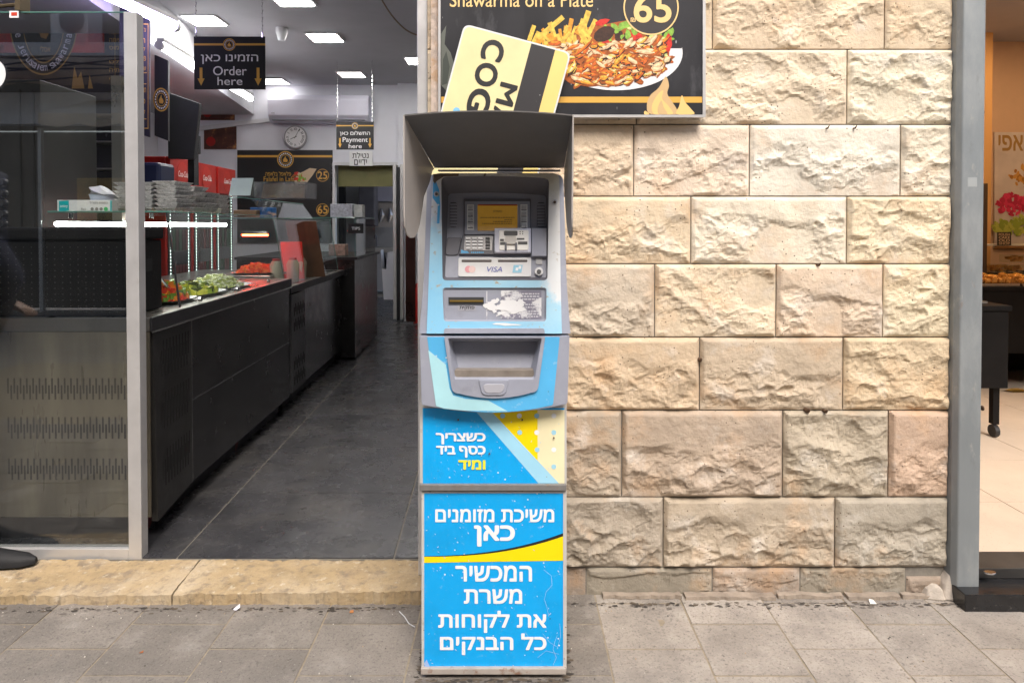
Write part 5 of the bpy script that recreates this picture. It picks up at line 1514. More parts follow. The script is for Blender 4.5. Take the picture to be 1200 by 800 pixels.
# ---------------- things on the glass shelf
gb = thing('glove_box', 'white and teal cardboard box of disposable gloves on the glass shelf', 'box', P(100, 249, .62))
pl = yplane(.60)
a, b = pl.at(67, 234.5), pl.at(131, 249.5)
g = G(); g.box(a.x, b.x, .60, .72, SZ + .009, a.z); link('carton', g, mat('carton_white', (0.72, 0.72, 0.7), .5, var=.04), gb, bevel=.001)
g = G(); g.face(onp([(69, 235.5), (80.5, 235), (81, 246.5), (69, 248.5)], pl, .0006)); g.face(onp(rect(129, 235, 131, 249), pl, .0006)); link('teal_patch', g, mat('teal_print', (0.0, 0.4, 0.42), .5), gb)
g = G(); letter(g, 'sniny', (70.5, 240, 79.5, 244), pl, .001, .01); link('brand_lettering', g, m_wprint, gb)
g = G(); letter(g, heb('כפפות ניטריל'), (105, 236, 126, 239), pl, .001, .015); letter(g, 'Black', (95, 243.5, 101, 246.5), pl, .001, .01)
for x in (108, 113.3, 118.5): g.face(onp(circ(x, 245, 2, 12), pl, .001))
link('small_print', g, mat('grey_print', (0.2, 0.2, 0.2), .5), gb)
g = G(); g.face(onp(circ(124, 245, 2.5, 14), pl, .001)); link('green_dot', g, mat('green_print', (0.02, 0.4, 0.12), .5), gb)
cc_ = P(114, 234, .75)
ct = thing('clear_container', 'translucent bluish plastic tub with lid behind the glove box', 'container', (cc_.x, .8, SZ + .008))
g = G(); g.tube([(cc_.x, .8, SZ + .008), (cc_.x, .8, SZ + .085)], [.045, .058], 20); link('tub', g, mat('milky_blue_plastic', (0.32, 0.36, 0.45), .2), ct, smooth=True)
g = G(); g.tube([(cc_.x, .8, SZ + .085), (cc_.x, .8, SZ + .095), (cc_.x + .01, .8, SZ + .108)], [.062, .062, .03], 20); link('lid', g, mat('milky_lid', (0.45, 0.46, 0.5), .3), ct)
m_foil = mat('aluminium_foil', (0.62, 0.62, 0.61), 0.3, metal=0.5, var=0.35, vscale=60, bump=0.003, bscale=120)
def foil_stack(x0px, x1px, ytop, Y, label, dep_=.12, n=9):
    a, b = P(x0px, ytop, Y), P(x1px, ytop, Y)
    z0 = SZ + .009
    t = thing('foil_tray_stack', label, 'foil trays', ((a.x + b.x) / 2, Y + dep_ / 2, z0), 'stacks of foil trays on the glass shelf')
    hh = (a.z - z0) / n
    rn = random.Random(int(x0px))
    for i in range(n):
        j = rn.uniform(-.006, .006)
        g = G(); w = .012
        g.box(a.x + j - .002, b.x + j + .002, Y - .002, Y + dep_ + .002, z0 + hh * (i + .76), z0 + hh * (i + .9))
        g.hexa([(a.x + w + j, Y + w, z0 + hh * i), (b.x - w + j, Y + w, z0 + hh * i), (b.x - w + j, Y + dep_ - w, z0 + hh * i), (a.x + w + j, Y + dep_ - w, z0 + hh * i),
                (a.x + j, Y, z0 + hh * (i + .75)), (b.x + j, Y, z0 + hh * (i + .75)), (b.x + j, Y + dep_, z0 + hh * (i + .75)), (a.x + j, Y + dep_, z0 + hh * (i + .75))])
        link('foil_tray', g, m_foil, t)
foil_stack(133, 178, 213, .64, 'tallest and leftmost foil tray stack beside the aluminium post', .16, 7)
foil_stack(180.5, 207, 211.5, .66, 'tall foil tray stack just right of the aluminium post', .16, 7)
foil_stack(209, 228, 217.5, .86, 'third foil tray stack from the left', .14, 5)
foil_stack(229, 243, 225, 1.0, 'fourth shorter foil tray stack from the left', .12, 4)
foil_stack(243.5, 258, 228, 1.12, 'rightmost shortest foil tray stack', .12, 4)
# card stand, blue box, clear bin with paper bags on upper shelves
def simple(name, label, cat, px0, py0, px1, py1, Y, dep_, m, zb=None, bev=.003):
    a, b = P(px0, py0, Y), P(px1, py1, Y)
    g = G(); g.box(a.x, b.x, Y, Y + dep_, b.z if zb is None else zb, a.z)
    return tag(link(name, g, m, bevel=bev), label, cat)
a = P(268, 208, 1.75); b = P(293, 228, 1.75)
t = thing('acrylic_card_stand', 'small tilted acrylic stand with a pale green card', 'card stand', ((a.x + b.x) / 2, 1.8, 1.413))
g = G(); g.prism([(a.x, 1.8, a.z), (b.x, 1.8, a.z), (b.x, 1.75, 1.416), (a.x, 1.75, 1.416)], (0, .006, 0)); link('card', g, mat('card_mint', (0.5, 0.62, 0.58), .4, var=.1), t)
g = G(); g.prism([(a.x, 1.808, a.z), (b.x, 1.808, a.z), (b.x, 1.86, 1.416), (a.x, 1.86, 1.416)], (0, .005, 0)); link('back_leg', g, m_glass, t)
t = thing('clear_bin', 'clear plastic bin holding brown paper bags on the upper shelf', 'bin', (P(330, 225, 2.2).x, 2.3, 1.414))
a = P(297, 213, 2.15); b = P(358, 230, 2.15)
m_plas = glass_mat('frosted_plastic', (.8, .82, .85), 1.0, 0.1, 0.5)
g = G()
for (x0, x1, y0, y1) in ((a.x, b.x, 2.15, 2.155), (a.x, b.x, 2.4, 2.405), (a.x, a.x + .005, 2.155, 2.4), (b.x - .005, b.x, 2.155, 2.4)): g.box(x0, x1, y0, y1, 1.416, a.z)
link('bin_wall', g, m_plas, t)
g = G()
rnd = random.Random(2)
for i in range(6):
    x = a.x + .03 + i * .03; g.prism([(x, 2.2, 1.42), (x + .12, 2.22, 1.42), (x + .13, 2.24, a.z - .02 + rnd.uniform(-.02, .02)), (x + .02, 2.2, a.z - .03 + rnd.uniform(-.02, .02))], (.004, .03, 0))
link('paper_bag', g, mat('kraft_paper', (0.3, 0.19, 0.11), .8, var=.2), t)
simple('blue_box', 'small bright blue carton between the two glass tiers', 'carton', 293, 243, 318, 253, 2.3, .1, mat('blue_carton', (0.03, 0.2, 0.6), .5, var=.2, vscale=20), zb=1.29)
simple('brown_packet', 'crumpled brown paper packet left of the blue carton', 'packet', 273, 246, 300, 253, 2.2, .08, MATS['kraft_paper'], zb=1.29, bev=.008)
simple('cup_box', 'clear box of plastic cutlery on the pay counter case', 'box', 387, 239, 413, 256, 4.0, .18, mat('cutlery_clear', (0.4, 0.42, 0.46), .3, var=.4, vscale=40), zb=1.31)
simple('tissue_dispenser', 'small white and green dispenser beside the cutlery box', 'dispenser', 415, 240, 425, 256, 4.0, .1, mat('dispenser_white', (0.45, 0.47, 0.44), .4, var=.25, vscale=20), zb=1.31)
simple('card_terminal', 'small dark payment terminal on the second counter end', 'terminal', 372, 318, 388, 326, 3.45, .12, m_black, zb=.846)

# ---------------- fridges along the left wall
def fridge(i, label):
    x0 = -3.02; y = 3.3 + i * .5
    t = thing('drinks_fridge', label, 'fridge', sp3(-3.0, y + .23, FLOOR), 'red drinks fridges along the left wall')
    H_ = 1.80
    g = G(); g.box(x0 - .45, x0 + .30, y, y + .47, FLOOR, H_ - .001, sh=sh); link('cabinet', g, m_red, t, bevel=.006)
    g = G(); g.box(x0 + .302, x0 + .335, y + .01, y + .46, H_ - .26, H_, sh=sh); link('header', g, m_red, t, bevel=.004)
    g = G(); c = q3(x0 + .337, y + .235, H_ - .13); g.disc(c, (1, 0.036, 0), .105, 20, .001); link('red_disc', g, mat('disc_red', (0.5, 0.03, 0.02), .4), t)
    g = G(); letter3(g, 'Coca-Cola', q3(x0 + .340, y + .15, H_ - .155), Vector((0, 1, 0)), Vector((0, 0, 1)), .17, .05, 0.01, .3); link('brand_lettering', g, m_wprint, t)
    g = G(); g.box(x0 + .302, x0 + .31, y + .03, y + .44, .25, H_ - .28, sh=sh); link('glass_door', g, mat('fridge_glass', (0.05, 0.055, 0.06), .15), t)
    g = G()
    for yy in (y + .06, y + .40):
        for k in range(46):
            z = .35 + k * .027; c = q3(x0 + .3115, yy, z); g.disc(c, (1, .036, 0), .0065, 6)
    link('led_strip', g, mat('fridge_led', (.8, .85, .8), .5, emit=((.8, 1, .9), 3.0)), t, kind='stuff')
    g = G(); rn = random.Random(i)
    for r_ in range(4):
        for k in range(5):
            c = q3(x0 + .3112, y + .1 + k * .06, .42 + r_ * .3); h = .18
            g.face([c, c + Vector((0, .045, 0)), c + Vector((0, .045, h)), c + Vector((0, 0, h))], rn.randrange(3))
    link('bottles_inside', g, [mat('bottle_dark', (.04, .012, .01), .3), mat('bottle_red', (.12, .012, .012), .3), mat('bottle_green', (.02, .07, .03), .3)], t)
    return t
fridge(0, 'nearest red drinks fridge beside the black screen')
fridge(1, 'second red drinks fridge from the street')
fridge(2, 'third red drinks fridge from the street')
simple('dark_container', 'dark blue plastic tub in front of the nearest red fridge', 'tub', 164, 190, 187, 214, 1.9, .2, mat('navy_plastic', (0.02, 0.025, 0.06), .3), zb=1.3, bev=.02)
# black screen and panels upper left
ta = thing('wall_screen', 'large black wall screen above the red fridges', 'screen', P(213, 185, 3.25))
a, b = P(196, 108, 3.1), P(231, 186, 3.1)
g = G(); g.hexa([(a.x, 3.1, b.z), (b.x - .05, 3.15, b.z), (b.x - .05, 3.2, b.z), (a.x, 3.15, b.z), (a.x, 3.1, a.z), (b.x, 3.15, a.z - .08), (b.x, 3.2, a.z - .08), (a.x, 3.15, a.z)]); link('panel', g, m_black, ta, bevel=.005)
g = G(); g.box(a.x + .1, b.x - .08, 3.22, 3.3, b.z - .2, b.z + .3); link('bracket', g, m_dsteel, ta)
g = G(); g.box(P(205, 185, 3.7).x, P(231, 185, 3.7).x, 3.72, 3.78, P(205, 180, 3.7).z, P(205, 158, 3.7).z); tag(link('dark_speaker_box', g, m_black, bevel=.01), 'small black box under the wall screen on the fridge', 'speaker')
pl = Plane(P(189, 110, 2.7), (0.25, -1, 0))
bp_ = thing('emblem_board', 'tall black board with a gold round emblem left of the wall screen', 'board', pl.at(189, 165))
g = G(); slab(g, [(181, 64), (197, 71), (197, 165), (181, 159)], pl, 0, .05); link('board', g, mat('board_black', (0.02, 0.02, 0.022), .45), bp_, bevel=.002)
g = G(); c = pl.at(189, 117, .002); emblem(g, c, Vector((1, .25, 0)).normalized() * .62, (0, 0, 1), .088, pl.n); link('round_emblem', g, [m_gold, m_bprint, m_wprint], bp_)
# black price board right behind the post
pl = Plane(P(160, 100, 2.22), (0.3, -1, 0))
pb2 = thing('price_board', 'narrow black price board with gold lines just right of the aluminium post', 'menu board', pl.at(168, 160))
g = G(); slab(g, [(140, -20), (175.5, 24), (175.5, 161), (140, 150)], pl, 0, .02); link('board', g, mat('board_navy', (0.02, 0.018, 0.035), .4), pb2)
g = G()
for (x0, y0, x1, y1) in ((164, 28, 173.5, 29), (164, 85, 172, 86), (164, 98, 171.5, 99), (164, 139, 171.5, 140), (164, 150, 174, 151)): g.face(onp(rect(x0, y0, x1, y1), pl, .001))
g.face(onp(rect(173.2, 28, 173.8, 150), pl, .001))
for y, s in ((35, 'על הצלחת'), (48, 'חזה'), (59, 'קבב'), (69, 'פרגית'), (80, 'שניצל'), (106, 'תוספות'), (119, 'פיתה'), (131, 'לאפה')):
    letter(g, heb(s), (161, y - 3.0, 171 if len(s) > 4 else 170, y + 2.6), pl, .0015, .01)
link('gold_lettering', g, m_gold, pb2)

# big menu with the round logo behind the glass
pl = yplane(2.6)
mb = thing('round_logo_menu', 'wide black and red menu board with flame logo behind the glass screen', 'menu board', pl.at(60, 110))
g = G(); slab(g, rect(-140, -90, 151, 118), pl, 0, .03); link('board', g, mat('menu_black', (0.02, 0.018, 0.03), .35), mb)
g = G(); slab(g, rect(-140, -95, 122, 62), pl, .004, .003); link('red_panel', g, mat('menu_red', (0.55, 0.03, 0.03), .4, var=.5, vscale=4, dirt=((0.02, 0.01, 0.01), 5, .5, .62, .9)), mb)
g = G(); g.face(onp(circ(51, 22, 40, 48, 66), pl, .006)); link('logo_ground', g, m_bprint, mb)
g = G()
for r1, r2 in ((40.5, 39.2), (25, 24.2)): g.bridge(onp(circ(51, 22, r1, 56, r1 * (1.64 if r1 > 30 else 2.1)), pl, .0075), onp(circ(51, 22, r2, 56, r2 * (1.64 if r1 > 30 else 2.1)), pl, .0075))
g.face(onp([(43, 30), (42, 16), (48, 6), (49, -6), (53, 4), (56, 14), (59, 6), (62, 20), (60, 34), (54, 46), (48, 44)], pl, .0078))
letter(g, heb('אסלי'), (47, 54, 59, 61), pl, .0078, .01)
letter(g, heb('ירושלמית'), (100, -16, 130, -6), pl, .0078, .01); letter(g, '55', (96, 8, 101, 14), pl, .0078, .01); letter(g, heb('תפריט'), (103, 2, 127, 11), pl, .0078, .02)
for i, y in enumerate((18, 27, 36, 45, 54, 70, 80, 90)):
    letter(g, heb(('שווארמה', 'בצלחת', 'בלאפה', 'בפיתה', 'חומוס', 'סלט', 'שתיה', 'קולה')[i]), (128, y, 146, y + 4.5), pl, .005, .01)
g.face(onp(rect(134.5, -10, 135, 100), pl, .006)); g.face(onp(rect(149, -10, 149.6, 112), pl, .006))
g.face(onp([(84, 104), (87, 78), (91, 92), (95, 84), (99, 104)], pl, .005)); g.face(onp([(103, 104), (105, 88), (109, 104)], pl, .005))
link('gold_lettering', g, mat('dull_gold', (0.5, 0.3, 0.08), .5), mb)
g = G()
def ringtext(s, cx, cy, rx, ry, a0, a1, h):
    for i, ch in enumerate(s):
        if ch == ' ': continue
        a = a0 + (a1 - a0) * i / (len(s) - 1)
        c0 = Vector((cx + rx * math.cos(a), cy + ry * math.sin(a)))
        out = Vector((math.cos(a) / rx, math.sin(a) / ry)).normalized()
        rt = Vector((out.y, -out.x))
        if a1 > a0: rt = -rt
        w = h * (.28 if ch in 'il' else .75)
        upv = -out if a1 < a0 else out
        top_, bot = c0 + upv * h / 2, c0 - upv * h / 2
        letter(g, ch, [tuple(top_ - rt * w / 2), tuple(top_ + rt * w / 2), tuple(bot + rt * w / 2), tuple(bot - rt * w / 2)], pl, .0085, .01)
ringtext('The Jerusalem Shawarma', 51, 22, 32, 58, R(175), R(20), 6.5)
ringtext('השווארמה הירושלמית', 51, 22, 32, 58, R(10), R(-100), 6.5)
link('white_lettering', g, m_wprint, mb)

# grill cabinet behind the glass with knobs
gr = thing('grill_cabinet', 'dark steel grill cabinet with a column of black knobs at the left edge', 'grill', (-2.6, 1.15, CT))
g = G(); g.box(-3.6, P(48, 200, 1.05).x, 1.05, 1.5, CT, 1.95); link('cabinet', g, mat('grill_steel', (0.03, 0.029, 0.028), .45, metal=.3, var=.2, vscale=3), gr, bevel=.004)
for px in (24, 40):
    a = P(px, 200, 1.045); g = G(); g.box(a.x, a.x + .004, 1.042, 1.049, CT + .05, 1.9); link('seam', g, m_slot, gr)
for y in (214, 227, 238.5, 251, 262.5):
    c = P(5, y, 1.05); g = G(); g.tube([c, c + Vector((0, -.03, 0))], .017, 14); kn = link('knob', g, m_black, gr, bevel=.002)
    g = G(); g.disc(c + Vector((0, -.001, 0)), (0, -1, 0), .022, 16, .001); link('knob_ring', g, m_chrome, kn)
sp_post = thing('spit_post', 'vertical steel post right of the grill cabinet', 'post', P(137, 250, 1.2))
g = G(); a = P(131, 200, 1.2); g.box(a.x, a.x + .05, 1.2, 1.25, CT, 2.0); link('post_shaft', g, m_steel, sp_post)

dp = thing('dark_backdrop', 'dark partition panel added to darken the view beside the red fridges behind the glass screen', 'backdrop', (-3.8, 2.95, FLOOR))  # made-up panel, added to darken the depth behind the glass
g = G(); x1 = P(158, 200, 2.95).x; g.box(-4.35, x1, 2.95, 3.0, FLOOR, 2.58); link('panel', g, m_dsteel, dp, bevel=.003)
for i in range(4):
    g = G(); z = 1.45 + .2 * i; g.box(-4.3, x1 - .02, 2.78, 2.949, z, z + .012); link('rack_shelf', g, m_steel, dp)
# ---------------- door and washroom at the back
df = thing('aluminium_door', 'open dark glass door with two aluminium stiles at the back passage', 'door', Pz(468, 377, FLOOR))
for (x0, x1) in ((460.5, 465), (469, 473)):
    a, b = P(x0, 193, YBK - .12), P(x1, 377, YBK - .12); g = G(); g.box(a.x, b.x, YBK - .14, YBK - .105, FLOOR + .03, a.z); link('stile', g, m_alu, df, bevel=.002)
a, b = P(465, 196, YBK - .1), P(469, 380, YBK - .1); g = G(); g.box(a.x, b.x, YBK - .13, YBK - .11, FLOOR + .01, a.z); link('dark_gasket', g, m_black, df)
dfr = thing('door_frame', 'white frame round the back passage doorway', 'door frame', (dx0, YBK, FLOOR))
g = G(); g.box(dx0 - .03, dx0 + .015, YBK - .02, YBK - .001, FLOOR, dz + .03); g.box(dx0 + .0152, dx1, YBK - .02, YBK - .001, dz - .01, dz + .03); link('frame', g, m_white, dfr)
g = G(); g.box(dx0 + .02, dx1 - .02, YBK + .125, YBK + .15, P(400, 218, YBK).z, dz + .02); tag(link('olive_header_panel', g, mat('olive_panel', (0.22, 0.21, 0.08), .6, var=.1)), 'olive coloured header panel above the back passage', 'panel')
YW = 9.9
def wp(px, py): return P(px, py, YW)
bs = thing('wash_basin', 'grey wash basin counter with tap in the back room', 'basin', wp(425, 380))
a, b = wp(425, 290), wp(462, 296); g = G(); g.box(a.x, b.x + .3, YW, YW + .5, b.z, a.z); link('basin_top', g, mat('basin_stone', (0.42, 0.4, 0.36), .4), bs, bevel=.004)
g = G(); g.box(a.x + .02, b.x + .3, YW + .03, YW + .5, FLOOR, b.z - .001); link('cabinet', g, mat('basin_cabinet', (0.36, 0.36, 0.37), .5), bs)
c = wp(440, 289); g = G(); g.tube([c + Vector((0, .1, 0)), c + Vector((0, .1, .18)), c + Vector((0, .0, .2)), c + Vector((0, -.03, .15))], .018, 8); link('tap', g, m_adark, bs)
hd = thing('hand_dryer', 'white hand dryer hanging low beside the back doorway', 'hand dryer', P(453, 351, YBK + .5))
a, b = P(446, 293, YBK + .4), P(462, 351, YBK + .4)
g = G(); g.prism([(a.x, YBK + .4, a.z), (a.x + .015, YBK + .4, a.z - .25), (a.x + .07, YBK + .4, a.z - .25), (a.x + .09, YBK + .4, a.z - .03), (b.x, YBK + .4, a.z - .02), (b.x, YBK + .4, b.z), (a.x + .04, YBK + .4, b.z)], (0, .2, 0))
link('casing', g, m_white, hd, bevel=.01)
tb_ = thing('towel_board', 'pale board with two hanging utensils in the back room', 'board', wp(450, 262))
pl = yplane(YW + .55)
g = G(); slab(g, rect(440, 238, 462, 266), pl, 0, .02); link('board', g, mat('board_pale', (0.5, 0.46, 0.42), .5), tb_)
g = G()
for x in (447, 457): g.tube([pl.at(x, 244, .02), pl.at(x + 1, 252, .03), pl.at(x - 1, 260, .03)], [.012, .05, .01], 6)
link('utensil', g, m_chrome, tb_)
g = G(); a, b = P(439, 218, 10.4), P(462, 236, 10.4); g.box(a.x, b.x + .2, 10.4, 10.6, b.z, a.z); tag(link('wall_cabinet', g, mat('cabinet_lilac', (0.5, 0.5, 0.6), .5), bevel=.01), 'pale lilac wall cabinet above the towel board', 'cabinet')
g = G(); a, b = P(420, 216, 10.1), P(439, 265, 10.1); g.box(a.x, b.x, 10.1, 10.5, b.z, a.z); tag(link('wall_boiler', g, m_adark, bevel=.02), 'dark grey wall unit left of the lilac cabinet', 'wall unit')
g = G(); a, b = P(397, 200, 10.1), P(404, 300, 10.1); g.box(a.x, b.x, 10.1, 10.2, FLOOR, a.z); tag(link('dark_doorway_panel', g, m_black), 'dark narrow door leaf just inside the back doorway on the left', 'door leaf')
# dark door leaf right of the stiles, extinguisher
a, b = P(475, 215, YBK - .3), P(487, 372, YBK - .3)
g = G(); g.box(a.x, b.x, YBK - .3, YBK - .27, FLOOR + .02, a.z); tag(link('dark_glass_panel', g, mat('dark_red_glass', (0.03, 0.012, 0.01), .2, var=.5, vscale=3), bevel=.002), 'dark reddish glass panel right of the aluminium door', 'glass panel')
fe = thing('fire_extinguisher', 'small red extinguisher standing at the far end behind the cash machine', 'fire extinguisher', Pz(491, 378, FLOOR))
c = Pz(491, 378, FLOOR); g = G(); g.tube([c, c + Vector((0, 0, .42)), c + Vector((0, 0, .48))], [.07, .07, .03], 14); link('cylinder_body', g, m_red, fe, smooth=True)
g = G(); g.tube([c + Vector((0, 0, .48)), c + Vector((0, 0, .54)), c + Vector((.06, 0, .53))], .015, 8); link('valve', g, m_black, fe)

# ================================================================== GLASS SCREEN AT THE FRONT
gs = thing('glass_screen', 'tall glass screen with aluminium post and bottom rail left of the doorway', 'glass screen', (P(100, 650, YG).x, YG, FLOOR))
a, b = P(148.2, 15, YG), P(163.5, 15, YG)
zb_ = P(160, 652, YG).z
zr = P(100, 640, YG).z
g = G(); g.box(a.x, b.x, YG - .02, YG + .025, zb_ - .002, P(155, 14, YG - .02).z); link('post', g, m_alu, gs, bevel=.002)
g = G(); g.box(-4.0, a.x - .001, YG - .018, YG + .02, zb_ - .002, zr); link('bottom_rail', g, m_alu, gs, bevel=.002)
g = G(); g.box(-4.0, a.x - .001, YG - .003, YG + .003, zr + .001, P(100, 15.5, YG).z); link('glass_pane', g, m_sglass, gs)
g = G(); z_ = P(100, 15.5, YG).z; g.box(-4.0, a.x - .001, YG - .0035, YG + .0035, z_ + .0005, z_ + .004); link('glass_edge', g, m_gedge, gs)
g = G(); g.box(a.x + .004, b.x - .004, YG - .015, YG + .02, FLOOR - .001, zb_ - .003); link('post_foot', g, m_dsteel, gs)
# bracket, price tag, white disc
br = thing('rail_bracket', 'dark rail with a small red and white tag above the glass screen', 'bracket', P(15, 10, YG - .01))
g = G(); g.tube([P(-30, 10, YG + .03), P(24, 5.5, YG + .03)], .007, 8); g.box(P(20, 5, YG).x, P(26, 5, YG).x, YG - .012, YG + .04, P(20, 13, YG).z, P(20, -4, YG).z); link('rail', g, mat('bronze_rail', (0.16, 0.12, 0.07), .4, metal=.6), br)
pl = yplane(YG - .014)
g = G(); slab(g, rect(11, 13, 21.5, 21), pl, 0, .003); link('tag_plate', g, m_wprint, br)
g = G(); g.face(onp(rect(13, 14.6, 20, 18.6), pl, .001)); link('red_patch', g, mat('tag_red', (.6, .05, .02), .5), br)
dsc = thing('round_white_sticker', 'round white sticker cut by the left edge of the glass screen', 'sticker', P(-13, 87, YG))
g = G(); slab(g, circ(-13, 87, 19.5, 36), yplane(YG - .005), 0, .0015); link('disc', g, mat('sticker_white', (.75, .75, .75), .5), dsc)

# ================================================================== BAKERY, RIGHT
bf = link('bakery_floor', G().box(cc, 5.6, 0.12, 4.3, 0.0, FLOOR - .004), mat('bakery_grout', (0.16, 0.13, 0.1), .8), kind='structure')
m_bt = mat('cream_terrazzo', (0.6, 0.5, 0.4), .4, var=.06, vscale=6, speck=[((0.35, .25, .18), 120, .2)])
th = R(7)
for i in range(7):
    for j in range(8):
        x = cc + .002 + i * .58; y = .13 + j * .52
        g = G(); x1 = min(x + .576, 5.58)
        g.box(x, x1, y, y + .516, FLOOR - .01, FLOOR + .0, sh=None)
        link('floor_tile', g, m_bt, bf)
YK = 3.95
m_bw = mat('bakery_wall_paint', (0.66, 0.45, 0.29), .7, var=.04)
g = G(); g.box(cc + .3, 5.7, YK, YK + .1, 0, 3); link('bakery_back_wall', g, m_bw, kind='structure')
g = G(); g.box(5.6, 5.7, .12, YK, 0, 3); g.box(cc - .1, cc - .002, .365, 4.05, 0, 3); link('bakery_side_wall', g, m_bw, kind='structure')
g = G(); g.box(cc - .1, 5.7, .1, 4.05, 2.9, 3.0); link('bakery_ceiling', g, m_ceil, kind='structure')
g = G(); g.box(WALL_X1, 8, 0.0, 0.12, 2.905, 3.4); link('bakery_beam', g, MATS['facade_render'], kind='structure')
g = G(); g.box(4.62, 8, 0.0, 0.12, 0, 2.9); link('bakery_side_front', g, MATS['facade_render'], kind='structure')
a, b = P(1148, 100, YK - .3), P(1163, 100, YK - .3)
g = G(); g.box(a.x - .3, b.x, YK - .3, YK - .001, FLOOR, 2.9); tag(link('wall_pilaster', g, mat('pilaster_orange_light', (0.65, 0.36, 0.13), .7)), 'wall pilaster with painted orange light left of the macaron poster', 'pilaster')  # orange light is put into the pilaster's paint colour
m_blamp = mat('warm_lamp', (.9, .8, .6), .5, emit=((1.0, .66, .36), 24.0))
for i, (x, y, lab) in enumerate(((3.4, 1.4, 'warm bakery ceiling lamp nearer the street'), (4.2, 2.9, 'warm bakery ceiling lamp nearer the back wall'), (2.4, 2.4, 'warm bakery ceiling lamp behind the steel column'))):
    t = thing('bakery_ceiling_lamp', lab, 'ceiling light', (x, y, 2.9))
    g = G(); g.box(x - .17, x + .17, y - .17, y + .17, 2.88, 2.899); link('housing', g, m_white, t)
    g = G(); g.box(x - .15, x + .15, y - .15, y + .15, 2.875, 2.8795); link('diffuser', g, m_blamp, t)
pl = yplane(YK - .02)
mp_ = thing('macaron_poster', 'pale poster with green and pink biscuits and a gold Hebrew title', 'poster', pl.at(1190, 300))
g = G(); slab(g, rect(1165.5, 155, 1245, 291), pl, 0, .015); link('sheet', g, mat('poster_pale', (0.62, 0.55, 0.5), .5, var=.18, vscale=3), mp_)
g = G(); slab(g, rect(1165.5, 286.5, 1245, 291), pl, .003, .003); link('bottom_band', g, mat('band_brown', (.3, .15, .05), .5), mp_)
g = G(); letter(g, heb('מאפי'), (1170, 158, 1212, 177), pl, .001, .02); link('gold_title', g, mat('title_gold', (.35, .2, .05), .4), mp_)
rnd = random.Random(9); k = 0
for (cx, cy, r_, c_, n_) in ((1203, 208, 19, 2, 70), (1185, 240, 17, 0, 70), (1176, 268, 12, 1, 50), (1200, 264, 17, 1, 70), (1207, 240, 13, 0, 50)):
    g = G()
    for i in range(n_):
        k += 1
        a_ = rnd.uniform(0, 6.28); rr_ = rnd.random() ** .6 * r_
        g.face(onp(blob(cx + rr_ * math.cos(a_), cy + rr_ * math.sin(a_) * .7, rnd.uniform(2, 4.5), rnd.uniform(1.5, 3), rnd.uniform(0, 3), 8, .25), pl, .001 + k * 3e-5), c_ * 2 + rnd.randrange(2))
    link('printed_biscuit', g, [mat('mac_pink', (.7, .04, .12), .5), mat('mac_pink2', (.5, .02, .07), .5), mat('mac_green', (.5, .55, .1), .5), mat('mac_green2', (.3, .38, .05), .5), mat('bis_tan', (.6, .3, .07), .5), mat('bis_brown', (.4, .17, .03), .5)], mp_)
shf = thing('bakery_wall_shelf', 'thin pale glass shelf on the bakery wall carrying a black price tag', 'shelf', P(1170, 290, 3.5))
a, b = P(1150, 286.5, 3.3), P(1176, 288, 3.3); g = G(); g.box(a.x, b.x + .9, 3.3, 3.55, b.z, a.z); link('shelf_board', g, mat('shelf_pale', (.62, .58, .5), .4), shf)
pl = yplane(3.28)
bsg = thing('cake_shop_tag', 'square black tag with tan lettering on the bakery shelf', 'sign', pl.at(1177, 287))
g = G(); slab(g, rect(1169, 272, 1185, 287.5), pl, 0, .006); link('board', g, m_bprint, bsg)
g = G()
for i, s in enumerate(('POLISH', 'CAKE', 'OLD', 'SHOP')): letter(g, s, (1170.5, 273.3 + i * 3.5, 1183.5, 276.3 + i * 3.5), pl, .001, .02)
link('lettering', g, mat('tan_print', (.6, .42, .25), .5), bsg)
g = G(); a, b = P(1151, 215, 3.2), P(1156.5, 330, 3.2); g.box(a.x, b.x, 3.2, 3.24, FLOOR, a.z); tag(link('shelf_upright', g, mat('upright_dark', (.08, .05, .03), .5), bevel=.003), 'dark shelf upright beside the steel column in the bakery', 'upright')
# black carts
m_cart = mat('cart_black', (.006, .0055, .0055), .6, var=.3, spec=.15)
def cart(x0, x1, y0, y1, ztop_, zbot, label):
    t = thing('black_cart', label, 'cart', ((x0 + x1) / 2, (y0 + y1) / 2, FLOOR), 'black bakery carts')
    g = G(); g.box(x0, x1, y0, y1, zbot, ztop_ - .03); link('bin', g, m_cart, t, bevel=.004)
    g = G(); g.box(x0 - .01, x1 + .012, y0 - .01, y1 + .01, ztop_ - .029, ztop_); link('top', g, m_cart, t, bevel=.003)
    for x in (x0 + .03, x1 - .06):
        for y in (y0 + .03, y1 - .06):
            g = G(); g.box(x, x + .035, y, y + .035, FLOOR + .075, zbot - .001); lg = link('leg', g, m_cart, t)
            g = G(); g.tube([(x + .005, y + .017, FLOOR + .036), (x + .03, y + .017, FLOOR + .036)], .035, 12); link('castor', g, m_black, lg)
p1 = P(1182, 400, 1.5); cart(1.9, p1.x, 1.5, 2.0, P(1170, 358, 1.5).z, P(1170, 455, 1.5).z, 'nearer small black cart right behind the steel column')
cart(3.15, 5.4, 2.55, 3.3, P(1190, 336, 2.55).z, P(1190, 414, 2.55).z, 'farther long black cart loaded with pastry trays')
zt2 = P(1190, 336, 2.55).z
g = G(); g.box(1.95, p1.x - .05, 1.6, 1.75, P(1170, 358, 1.5).z + .001, P(1170, 358, 1.5).z + .012); tag(link('metal_tray', g, m_steel), 'small metal tray lying on the nearer black cart', 'tray')
m_pf = mat('orange_foil', (.75, .36, .08), .25, metal=.6, var=.4, vscale=30, bump=.01, bscale=40)
